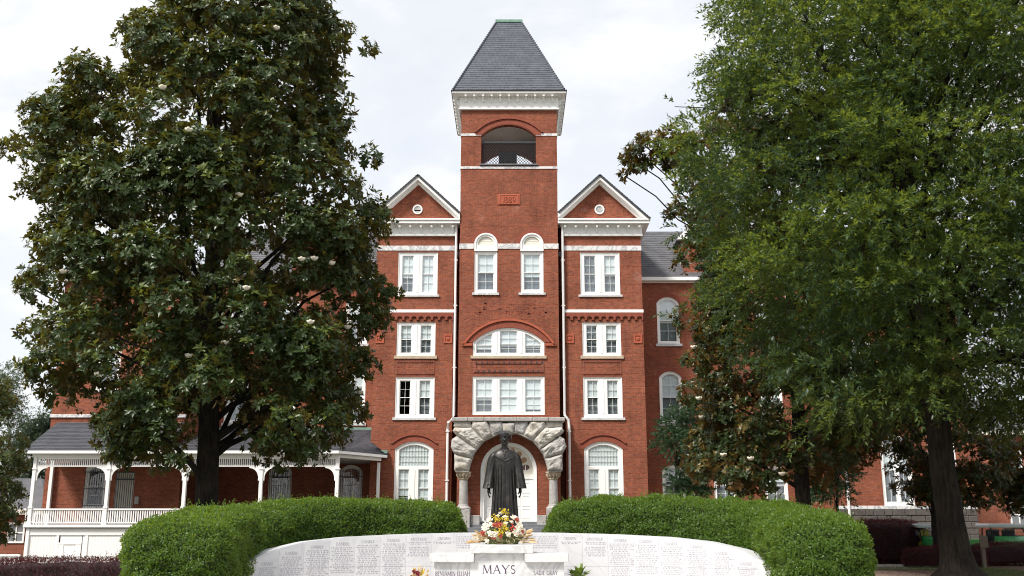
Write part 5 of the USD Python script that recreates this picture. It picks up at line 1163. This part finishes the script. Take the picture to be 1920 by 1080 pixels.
# smaller magnolias at the right and the far left
rows = [(735, 1680, 1790), (770, 1665, 1830), (820, 1660, 1880), (880, 1665, 1900), (920, 1672, 1890), (948, 1690, 1850)]
magnolia('magnolia_bush', 'small bushy evergreen with yellowish leaf rims between the pavilion window and the thick trunk', (16.3, 39.6, -.3), (16.5, 39.6, 6), .13, pxprof(rows, 39.6), 39.6, 2.3, 75, (.45, .8), 42, 'magnolia_leaf_rusty', 33, L=.17, limbs=12)
rows = [(770, 1880, 1990), (820, 1858, 2010), (880, 1865, 2010), (930, 1880, 2010), (955, 1895, 1990)]
magnolia('magnolia_bush', 'small evergreen at the right edge in front of the far brick house', (21.5, 40.5, -.4), (21.5, 40.5, 6), .13, pxprof(rows, 40.5), 40.5, 1.8, 40, (.45, .75), 42, 'magnolia_leaf_rusty', 34, L=.17, limbs=8)
rows = [(720, -60, 12), (760, -80, 22), (800, -90, 32), (860, -100, 42), (920, -100, 42), (980, -90, 28), (1025, -70, 0)]
magnolia('magnolia_bush', 'dark evergreen with yellow green tips at the left edge beside the veranda corner', (-24.2, 45, -.6), (-24.2, 45, 8), .16, pxprof(rows, 45), 45, 2.2, 60, (.5, .85), 46, 'magnolia_leaf', 35, L=.17, limbs=10)

def fine_tree(name, label, base, top, tr, prof, cy_, depth, ncl, rr, nspray, nleaf, leafm, seed, L=.11, Wd=.026, tw=.5, extra=(), inner=.3, limbs=20, droop=.15, cull=True, barkm='bark_dark', limb_lo=.25, group=None, minor=0):
    rg = np.random.default_rng(seed); root = thing(name, label, 'tree', (0, 0, 0), group); base, top = np.array(base, float), np.array(top, float)
    t = np.linspace(0, 1, 14); tp = base + (top - base) * t[:, None]; tp[2:-1, :2] += rg.normal(size=(11, 2)) * tr * .1; rad = tr * (1 - .75 * t)
    tp = np.vstack([tp[:1] - (0, 0, .3), tp[:1] + (0, 0, .05), tp[:1] + (tp[1] - tp[0]) * .18, tp[:1] + (tp[1] - tp[0]) * .45, tp[1:]]); rad = np.concatenate([[tr * 1.95], [tr * 1.75], [tr * 1.35], [tr * 1.1], rad[1:]])
    b = MB().tube(tp, rad, 22); v, f = b.mesh()
    if tr > .2:
        nz_ = meshkit.noise(np.c_[v[:, :2] * 5, v[:, 2] * .8], seed) - .5; a = v[:, :2] - np.array([np.interp(v[:, 2], tp[:, 2], tp[:, 0]), np.interp(v[:, 2], tp[:, 2], tp[:, 1])]).T; v[:, :2] += a * nz_[:, None] * .35
    obj('trunk', (v, f), barkm, root, smooth=True)
    cl = clumps_in(rg, prof, cy_, depth, ncl, rr, inner)
    if cull:
        px_, py_, _ = project(cl[:, :3]); cl = cl[(px_ < 2200) & (px_ > -200)]
        more = clumps_in(rg, prof, cy_, depth, ncl, rr, .5); px_, py_, _ = project(more[:, :3]); cl = np.vstack([cl, more[(px_ > 1600) & (px_ < 2080) & (py_ > -120)]])
    if len(extra): cl = np.vstack([cl, np.array(extra)])
    for i in rg.choice(len(cl), min(limbs, len(cl)), replace=False):
        c = cl[i, :3]; h = np.clip(base[2] + (c[2] - base[2]) * .6, base[2] + (top[2] - base[2]) * limb_lo, top[2] * .92); f_ = (h - base[2]) / (top[2] - base[2]); p0 = base + (top - base) * f_
        q = curve_pts(p0, c, .5, rg, 9); obj('limb', MB().tube(q, np.linspace(tr * .4 * (1 - .6 * f_), .02, 9), 7), barkm, root, smooth=True)
    if minor:
        b = MB()
        for i in rg.choice(len(cl), min(minor, len(cl)), replace=False):
            c = cl[i]; ce = np.array([base[0], cy_, c[2] - 1.2]); q = curve_pts(c[:3] + (ce - c[:3]) * .45, c[:3], .15, rg, 5); b.tube(q, np.linspace(.035, .012, 5), 5)
        obj('branches', b, barkm, root, kind='stuff')
    k = np.repeat(np.arange(len(cl)), (nspray * (cl[:, 3] / np.mean(rr)) ** 2).astype(int)); c = cl[k]; n = len(k)
    o = c[:, :3] - np.array([base[0], cy_, 0]); o[:, 2] = 0; o /= np.linalg.norm(o, axis=1, keepdims=True) + 1e-6
    u = rand_dirs(rg, n) + o * .35 + np.array([0, 0, .2]); u /= np.linalg.norm(u, axis=1, keepdims=True)
    P = c[:, :3] + u * c[:, 3:4] * rg.uniform(.3, 1.0, (n, 1)) ** .6 * np.array([1.1, 1.1, .62 if leafm != 'oak_leaf' else .44])
    ax = u * .8 + o * .5 + rand_dirs(rg, n) * .5 - np.array([0, 0, droop]); ax, a1, a2 = frame(ax)
    m = nleaf; s_ = np.tile((np.arange(m) + .5) / m, n); AXr, A1, A2, PP = (np.repeat(q, m, 0) for q in (ax, a1, a2, P)); N = n * m
    th = rg.uniform(0, 6.28, N); side = np.cos(th)[:, None] * A1 + np.sin(th)[:, None] * A2 * .8
    PP = PP + AXr * (s_[:, None] * tw * rg.uniform(.7, 1.2, (N, 1))) - np.array([0, 0, 1.]) * (s_[:, None] ** 2) * droop * tw
    D = AXr * .7 + side * .8 + rand_dirs(rg, N) * .25; Nn = np.array([0, 0, 1.]) + rand_dirs(rg, N) * .8
    LL, WW = L * rg.uniform(.7, 1.25, N), Wd * rg.uniform(.75, 1.3, N)
    if leafm != 'oak_leaf': obj('crown', leaves2(PP, D, Nn, LL, WW), leafm, root, kind='stuff'); return root
    tone = np.repeat((.6 * meshkit.noise(cl[:, :3] * .45, seed) + .55 * rg.random(len(cl)))[k], m) + .15 * rg.normal(size=N)
    for nm, mm, sl in (('crown', leafm, (tone >= .42) & (tone < .72)), ('light_sprays', 'oak_leaf_light', tone >= .72), ('deep_sprays', 'oak_leaf_deep', tone < .42)):
        obj(nm, leaves2(PP[sl], D[sl], Nn[sl], LL[sl], WW[sl]), mm, root, kind='stuff')
    return root
OD = 30.0
rows = [(0, 1350, 2330), (60, 1335, 2330), (130, 1300, 2330), (200, 1290, 2330), (260, 1262, 2330), (330, 1270, 2330), (400, 1275, 2330), (470, 1292, 2330), (520, 1275, 2330), (570, 1320, 2320), (620, 1370, 2300), (680, 1430, 2250), (730, 1460, 2200), (780, 1490, 2100)]
pr = pxprof(rows, OD) + [(20.5, 8.0, 21.0), (22.5, 11.5, 17)]
ex = [tuple(W(px, py, OD + dy)) + (r,) for px, py, dy, r in ((1510, 815, -1, .6), (1600, 760, -3, .9), (1700, 740, -4, .9), (1560, 700, -4, 1), (1262, 590, 0, .3), (1275, 340, 0, .35), (1265, 200, .5, .3), (1560, 790, 1, .6), (1840, 700, -3, 1), (1900, 740, -2, .8), (1480, 680, -4, .9))]
fine_tree('willow_oak', 'very large fine leaved tree filling the right side with a thick trunk on the mulch', (12.95, OD, .0), (12.3, OD + .3, 20), .40, pr, OD, 6.4, 800, (.55, 1.45), 25, 20, 'oak_leaf', 41, L=.155, Wd=.049, tw=.55, extra=ex, inner=.42, limbs=34, droop=.22, limb_lo=.3, minor=150)
rows = [(740, 1255, 1330), (790, 1240, 1350), (840, 1228, 1345), (880, 1232, 1340), (925, 1250, 1330)]
fine_tree('holly_tree', 'small dense blue green tree beside the bay corner, left of the magnolia', (8.4, 52.5, 0), (8.6, 52.5, 6), .1, pxprof(rows, 52.5), 52.5, 1.8, 42, (.5, .9), 40, 18, 'holly_leaf', 42, L=.14, Wd=.06, tw=.4, limbs=8, cull=False)
rows = [(800, 1530, 1590), (850, 1518, 1600), (900, 1515, 1598), (945, 1530, 1580)]
fine_tree('holly_tree', 'small dense blue green tree in front of the rain pipe, right of the dark trunk', (15.6, 49, 0), (15.7, 49, 5), .1, pxprof(rows, 49), 49, 1.4, 30, (.45, .8), 40, 18, 'holly_leaf', 43, L=.14, Wd=.06, tw=.4, limbs=6, cull=False)
rows = [(770, 85, 115), (800, 60, 130), (850, 20, 140), (900, 0, 145), (950, 0, 140), (1000, 20, 120)]
fine_tree('pale_tree', 'pale green tree far behind the left end of the veranda', (-40, 84, -.7), (-40, 84, 9), .2, pxprof(rows, 84), 84, 3, 60, (.8, 1.4), 60, 16, 'pale_leaf', 44, L=.2, Wd=.08, tw=.7, limbs=8, cull=False)
rows = [(700, -30, 40), (760, -40, 45), (820, -60, 70), (900, -60, 80)]
fine_tree('pale_tree', 'thin brownish tree rising behind the bush at the left edge', (-44, 80, -.7), (-44, 80, 12), .2, pxprof(rows, 80), 80, 3, 45, (.8, 1.3), 34, 14, 'pale_leaf', 45, L=.18, Wd=.07, tw=.8, limbs=10, cull=False)

# ------------------------------------------------------------------ far buildings, fence
def far_house(name, label, x0, x1, y0, y1, z0, z1, roof_h, wins):
    t = thing(name, label, 'building'); obj('wall', MB().box(x0, x1, y0, y1, z0, z1), 'brick_far', t)
    r = obj('roof', MB().add([(x0 - .6, y0 - .6, z1), (x1 + .6, y0 - .6, z1), (x1 + .6, y1 + .6, z1), (x0 - .6, y1 + .6, z1), (x0 + 3, (y0 + y1) / 2, z1 + roof_h), (x1 - 3, (y0 + y1) / 2, z1 + roof_h)], [(0, 1, 5), (0, 5, 4), (1, 2, 5), (2, 3, 4), (2, 4, 5), (3, 0, 4)]), 'shingle', t)
    obj('eave', MB().box(x0 - .6, x1 + .6, y0 - .6, y1 + .6, z1 - .35, z1 - .01), 'cream_paint', r)
    for (a, c, e, g) in wins:
        w = obj('window', MB().prism(rect(a, c, e, g).difference(rect(a + .12, c - .12, e + .12, g - .12)).union(rect((a + c) / 2 - .04, (a + c) / 2 + .04, e, g)).union(rect(a, c, (e + g) / 2 - .04, (e + g) / 2 + .04)), y0 - .08, y0 - .005), 'white_paint', t)
        obj('pane', MB().box(a + .1, c - .1, y0 - .03, y0 - .01, e + .1, g - .1), 'blind_dark', w)
    return t
far_house('brick_house', 'far brick house with pale eaves behind the trees at the right edge', 36.5, 60, 80, 92, -.6, 8.6, 3.2, [(39 + 3.6 * k, 40.4 + 3.6 * k, z, z + 1.8) for k in range(5) for z in (1.2, 5.6)])
far_house('brick_house', 'far brick house low behind the white lattice fence at the left edge', -62, -33.2, 72, 84, -.9, 2.4, 2.4, [(-35.4, -34.2, .1, 1.5), (-39, -37.8, .1, 1.5)])
lf = thing('lattice_fence', 'white lattice fence at the lower left beside the veranda', 'fence'); LY = 57.0
g = []
for k in range(26): g.append(sbox(-33 + k * .26, -1.25, -33 + k * .26 + .075, -.25))
obj('frame', MB().box(-33.1, -27.2, LY - .06, LY + .06, -.3, -.18).box(-33.1, -27.2, LY - .06, LY + .06, -1.3, -1.18), 'white_paint', lf)
for k in range(24): obj('lattice_bar', MB().box(-33.05 + k * .25, -32.97 + k * .25, LY - .02, LY, -1.2, -.3), 'white_paint', lf)
for k in range(4): obj('lattice_bar', MB().box(-33.1, -27.2, LY + .001, LY + .02, -1.15 + k * .25, -1.07 + k * .25), 'white_paint', lf)
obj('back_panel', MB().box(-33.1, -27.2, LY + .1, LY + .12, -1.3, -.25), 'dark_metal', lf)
rl = thing('handrail', 'black metal handrail at the right edge behind the purple hedge', 'railing')
for k in range(4): obj('rail_post', MB().tube([(21.0 + k * .9, 43.5, -.5), (21.0 + k * .9, 43.5, 1.28)], .025, 6), 'dark_metal', rl)
for z in (1.28, .8): obj('rail', MB().tube([(20.9, 43.5, z), (24.5, 43.5, z)], .022, 6), 'dark_metal', rl)

# ------------------------------------------------------------------ utility carts behind the hedge
def cart(label, x, y, z, seat):
    t = thing('utility_cart', label, 'utility cart', (x, y, z), 'utility carts behind the low purple hedge')
    obj('body', MB().rbox(-.72, .72, -.9, 1.3, .35, .72, .05).rbox(-.72, .72, .7, 1.9, .6, .98, .04), 'cart_green', t)
    hd = MB().hexa([(-.66, -1.25, .5), (.66, -1.25, .5), (-.7, -.25, .5), (.7, -.25, .5), (-.5, -1.2, .98), (.5, -1.2, .98), (-.66, -.25, 1.13), (.66, -.25, 1.13)]); obj('hood', hd, 'cart_green', t)
    obj('bumper', MB().rbox(-.7, .7, -1.36, -1.24, .42, .62, .03), 'cart_black', t)
    for s_ in (-1, 1):
        obj('headlight', MB().rbox(s_ * .48 - .1, s_ * .48 + .1, -1.3, -1.18, .66, .78, .02), 'cart_white', t)
        for yy in (-.85, 1.2):
            w = MB().lathe([(.12, -.1), (.3, -.11), (.33, -.06), (.33, .06), (.3, .11), (.12, .1)], (0, 0, 0), 20); w.v[0] = np.c_[w.v[0][:, 2] + s_ * .68, w.v[0][:, 1] + yy, w.v[0][:, 0] + .33]; obj('wheel', w, 'cart_black', t, smooth=40)
        obj('roof_post', MB().tube([(s_ * .68, -.3, .95), (s_ * .66, .0, 1.5)], .03, 6), 'cart_black', t); obj('roof_post', MB().tube([(s_ * .68, .75, .95), (s_ * .66, .7, 1.5)], .03, 6), 'cart_black', t)
        obj('seat', MB().rbox(s_ * .33 - .27, s_ * .33 + .27, .0, .5, .72, .9, .05).rbox(s_ * .33 - .27, s_ * .33 + .27, .45, .6, .85, 1.38, .05), seat, t)
        obj('mirror', MB().rbox(s_ * .86 - .07, s_ * .86 + .07, -.3, -.24, 1.15, 1.35, .02), 'cart_black', t)
    obj('roof', MB().rbox(-.78, .78, -.2, 1.1, 1.46, 1.62, .05), 'cart_white', t)
    obj('windshield_frame', MB().tube([(-.68, -.28, 1.12), (.68, -.28, 1.12)], .03, 6).tube([(-.66, -.02, 1.48), (.66, -.02, 1.48)], .03, 6), 'cart_black', t)
    obj('windshield', MB().add([(-.66, -.27, 1.13), (.66, -.27, 1.13), (.64, -.02, 1.48), (-.64, -.02, 1.48)], [(0, 1, 2, 3)]), 'clear_shield', t)
    w = MB(); th = np.linspace(0, 2 * PI, 17); w.tube(np.c_[-.33 + .17 * np.cos(th), -.08 + .06 * np.sin(th), 1.2 + .16 * np.sin(th)], .015, 6, False); obj('steering_wheel', w, 'cart_black', t)
    return t
cart('green utility cart with white roof and yellow seats, left of the thick trunk', 17.25, 41.8, -.12, 'cart_yellow')
cart('green utility cart with white roof and dark seats, right of the wooden post', 20.35, 42.2, -.12, 'cart_black')
sp = thing('sign_post', 'weathered wooden post with a small board seen from behind', 'sign'); sxp = W(1845, 1050, 35.6)[0]
obj('post', MB().rbox(sxp - .06, sxp + .06, 35.55, 35.67, -.1, 1.12, .01), 'wood_post', sp); obj('board', MB().rbox(sxp - .12, sxp + .16, 35.5, 35.545, .7, 1.1, .008), 'wood_post', sp)

# ------------------------------------------------------------------ flowers at the tomb
rgf = np.random.default_rng(77)
FA = thing('flower_arrangement', 'wide mound of cream, red and yellow blossoms on top of the tomb', 'flowers', (0, 0, 0))
fc = np.array([tx(941), TD + .45, zc])
def orient(v, d):
    d = np.asarray(d, float) / np.linalg.norm(d); a = np.cross((0, 0, 1), d); a = a / np.linalg.norm(a) if np.linalg.norm(a) > 1e-3 else np.array([1., 0, 0]); return v @ np.stack([a, np.cross(d, a), d], 1).T
ICO = trimesh.creation.icosphere(1)
def blossom(c, d, r, n=11):
    b = MB()
    for j in range(n):
        q = j / n; t_a = j * 2.4; rad = r * (.25 + .6 * q); e = r * (.42 + .25 * q); tl = .25 + .9 * q
        v = ICO.vertices * (e, e * .75, r * .09); ct, s_ = math.cos(tl - 1.3), math.sin(tl - 1.3)
        v = np.c_[v[:, 0] * ct - v[:, 2] * s_, v[:, 1], v[:, 0] * s_ * -1 + v[:, 2] * ct]; v[:, 0] += rad; v[:, 2] += r * (.5 - .45 * q)
        v = np.c_[v[:, 0] * math.cos(t_a) - v[:, 1] * math.sin(t_a), v[:, 0] * math.sin(t_a) + v[:, 1] * math.cos(t_a), v[:, 2]]
        b.add(orient(v, d) + c, ICO.faces)
    b.add(orient(ICO.vertices * r * .4, d) + c + np.array(d) * r * .2, ICO.faces); return b
def fpx(px, py, y=TD + .3): p = W(px, py, y); return p
ctr = fc + (0, 0, .05)
def fl(px, py, r, m, y=.25, nm='blossom', n=11):
    c = fpx(px, py, TD + y); d = c - ctr + (0, -.25, 0.02); d /= np.linalg.norm(d); obj(nm, blossom(c, d, r, n), m, FA, smooth=True)
S6 = lambda x, y: (870 + x / 10.8, 940 + y / 10.8)
for x, y, r, yy in ((525, 390, .058, .3), (745, 250, .04, .5), (690, 300, .035, .45), (1010, 345, .062, .3), (440, 490, .055, .25), (490, 510, .045, .2), (540, 650, .055, .1), (620, 690, .05, .1), (430, 580, .045, .15), (895, 660, .05, .1), (1100, 450, .06, .25), (1130, 510, .055, .2), (1080, 540, .05, .15), (1040, 650, .055, .1), (1150, 620, .05, .15), (830, 330, .045, .4), (840, 450, .035, .2), (400, 540, .04, .2), (660, 640, .04, .08), (1190, 590, .05, .25), (560, 470, .04, .2), (1060, 600, .05, .1), (960, 420, .035, .3), (300, 740, .04, .2), (470, 800, .04, .05), (1150, 830, .03, .03)):
    fl(*S6(x, y), r, 'petal_white', yy)
for x, y, r, yy in ((705, 485, .062, .1), (620, 480, .04, .15), (390, 645, .05, .12), (735, 705, .04, .05), (1065, 380, .045, .25), (1180, 610, .03, .12), (580, 745, .02, .05), (635, 755, .02, .05)): fl(*S6(x, y), r, 'petal_red', yy, 'red_blossom')
for x, y in ((975, 455), (985, 520), (1030, 550), (965, 585), (1000, 500), (950, 540)):
    obj('berry', MB().add(ICO.vertices * .017 + fpx(*S6(x, y), TD + .08), ICO.faces), 'berry_red', FA, smooth=True)
for x, y, dx, dy, yy in ((800, 190, 60, 60, .45), (850, 230, 60, 60, .45), (610, 320, 50, 60, .35), (750, 340, 90, 50, .3), (730, 580, 60, 70, .08), (870, 360, 60, 50, .3), (760, 640, 60, 50, .06), (680, 370, 60, 40, .25), (870, 560, 40, 30, .1), (830, 490, 40, 40, .12)):
    b = MB()
    for k in range(26):
        px, py = S6(x + rgf.normal() * dx * .6, y + rgf.normal() * dy * .6); b.add(ICO.vertices * rgf.uniform(.006, .012) + fpx(px, py, TD + yy + rgf.uniform(-.05, .05)), ICO.faces)
    for k in range(3):
        p = fpx(*S6(x, y), TD + yy); b.tube([p, p * .5 + ctr * .5, ctr], .003, 4)
    obj('yellow_spray', b, 'petal_yellow', FA)
for x, y, R0, m in ((955, 800, .1, .9), (715, 835, .085, .5)):
    c = fpx(*S6(x, y), TD + .02); b = MB()
    for k in range(7):
        a0 = rgf.uniform(0, 6.28); sp_ = rgf.uniform(1.8, 3.6); R_ = R0 * (1 - .11 * k) * rgf.uniform(.85, 1.1); tt = np.linspace(0, 1, 14)
        th = a0 + tt * sp_; rr_ = R_ * (1 - .35 * tt)
        ring = np.c_[c[0] + rr_ * np.cos(th), c[1] + .012 * k + .03 * np.sin(3 * th), np.maximum(c[2] + rr_ * m * np.sin(th), zc + .012)]
        b.loft([np.vstack([p + (0, -.022, 0), p + (0, .022, 0), p + (.003, .022, .003), p + (.003, -.022, .003)]) for p in ring])
    obj('ribbon_curl', b, 'petal_cream', FA)
n = 420; th = rgf.uniform(0, 2 * PI, n); el_ = np.abs(rgf.normal(.35, .35, n)); d = np.c_[np.cos(th) * np.cos(el_), np.sin(th) * np.cos(el_) * .7, np.sin(el_)]
P = ctr + d * rgf.uniform(.05, .34, (n, 1)) * (1.15, 1, 1)
obj('greenery', leaves4(P, d + rand_dirs(rgf, n) * .5, rand_dirs(rgf, n) + (0, -.3, .8), rgf.uniform(.08, .16, n), rgf.uniform(.025, .05, n)), 'flower_green', FA, kind='stuff')
for s_ in (-1, 1):
    for k in range(34):
        a = rgf.uniform(-.15, .75); L_ = rgf.uniform(.34, .56); yy = rgf.uniform(-.35, .25); p0 = ctr + (s_ * .12, yy * .4, .02); p1 = ctr + (s_ * L_ * math.cos(a * .8), yy, max(.02, L_ * math.sin(a * .55)) - .03)
        obj('dried_stem', MB().tube([p0, (p0 + p1) / 2 + (0, 0, .03), p1], [.003, .004, .004], 4).tube([p1, p1 + (p1 - p0) * .12, p1 + (p1 - p0) * .3], [.006, .02, .003], 5), 'petal_tan' if k % 3 else 'petal_cream', FA)
obj('foam_base', MB().lathe([(.3, 0), (.32, .05), (.2, .16), (.05, .2)], fc, 16), 'flower_green', FA)
# small posy left of the tomb and the potted plant at its right
PO = thing('posy', 'small posy of wine red and cream blossoms on a stem left of the tomb', 'flowers'); PYY = 19.4
pc = W(786, 1095, PYY)
obj('vase', MB().lathe([(.09, -pc[2]), (.09, -.1), (.1, -.05)], pc, 14), 'petal_cream', PO)
for px, py, r in ((776, 1072, .032), (783, 1075, .045), (772, 1082, .03)): c = W(px, py, PYY - .08); obj('red_blossom', blossom(c, (0.1, -1, .3), r), 'petal_wine', PO, smooth=True)
for k in range(26):
    a = rgf.uniform(-1.15, 1.15); L_ = rgf.uniform(.14, .24); p1 = pc + (L_ * math.sin(a), rgf.uniform(-.1, .06), L_ * math.cos(a) * .9 + .08)
    if k == 0: p1 = pc + (-.0, 0, .33)
    if k == 1: p1 = pc + (.16, 0, .24)
    obj('dried_stem', MB().tube([pc, (pc + p1) / 2, p1], .003, 4).tube([p1 + (pc - p1) * .3, p1, p1 + (p1 - pc) * .12], [.006, .018, .003], 5), 'petal_tan' if k % 2 else 'petal_cream', PO)
for k in range(10): c = pc + (rgf.normal() * .07, -.05, .08 + rgf.normal() * .05); obj('blossom', blossom(c, (0, -1, .5), .025, 7), 'petal_yellow' if k % 2 else 'petal_cream', PO, smooth=True)
PP_ = thing('potted_plant', 'potted plant with broad yellow green leaves right of the tomb', 'plant'); PYY = 19.2; pc = W(1085, 1086, PYY)
obj('pot', MB().lathe([(.12, -pc[2]), (.15, -.12), (.16, -.1)], pc, 16), 'dark_stone', PP_)
for k in range(34):
    a = k * 2.4; el_ = rgf.uniform(.45, 1.4); d = np.array([math.cos(a) * math.cos(el_), math.sin(a) * math.cos(el_), math.sin(el_)]); p0 = pc + d * .08 + (0, 0, -.02); L_ = rgf.uniform(.17, .27)
    n_ = np.array([-math.cos(a) * math.sin(el_), -math.sin(a) * math.sin(el_), math.cos(el_)])
    V1, F1 = leaves4(p0[None], d[None], n_[None], np.array([L_]), np.array([L_ * .6])); obj('leaf', (V1, F1), 'plant_leaf', PP_)

# ------------------------------------------------------------------ litter and grass
n = 1500; p = np.c_[rgf.uniform(9.5, 24, n), rgf.uniform(29, 38.5, n)]; z = gz(p[:, 0], p[:, 1]) + .02
obj('fallen_leaves', leaves4(np.c_[p, z], np.c_[rgf.normal(size=(n, 2)), rgf.normal(size=n) * .15], np.c_[rgf.normal(size=(n, 2)) * .3, np.ones(n)], rgf.uniform(.06, .14, n), rgf.uniform(.03, .06, n)), 'dead_leaf', kind='stuff', label='brown fallen leaves scattered on the mulch under the thick trunk', category=None) if False else obj('fallen_leaves', leaves4(np.c_[p, z], np.c_[rgf.normal(size=(n, 2)), rgf.normal(size=n) * .15], np.c_[rgf.normal(size=(n, 2)) * .3, np.ones(n)], rgf.uniform(.06, .14, n), rgf.uniform(.03, .06, n)), 'dead_leaf', kind='stuff', label='brown fallen leaves scattered on the mulch under the thick trunk', cat='leaves')
n = 60000; p = np.c_[rgf.uniform(9, 26, n), rgf.uniform(26.5, 36, n)]; q = meshkit.noise(np.c_[p * .45, np.zeros(n)], 5); inside = (q > .42) & ((p[:, 0] > 13.2) | (p[:, 1] > 34.2) * (p[:, 0] > 10.2)); p = p[inside]; n = len(p)
obj('grass', leaves2(np.c_[p, gz(p[:, 0], p[:, 1])], np.c_[rgf.normal(size=(n, 2)) * .5, np.ones(n)], np.c_[rgf.normal(size=(n, 2)), np.zeros(n)], rgf.uniform(.05, .12, n), np.full(n, .008)), 'grass_blade', kind='stuff', label='short patchy grass around the thick trunk', cat='grass')
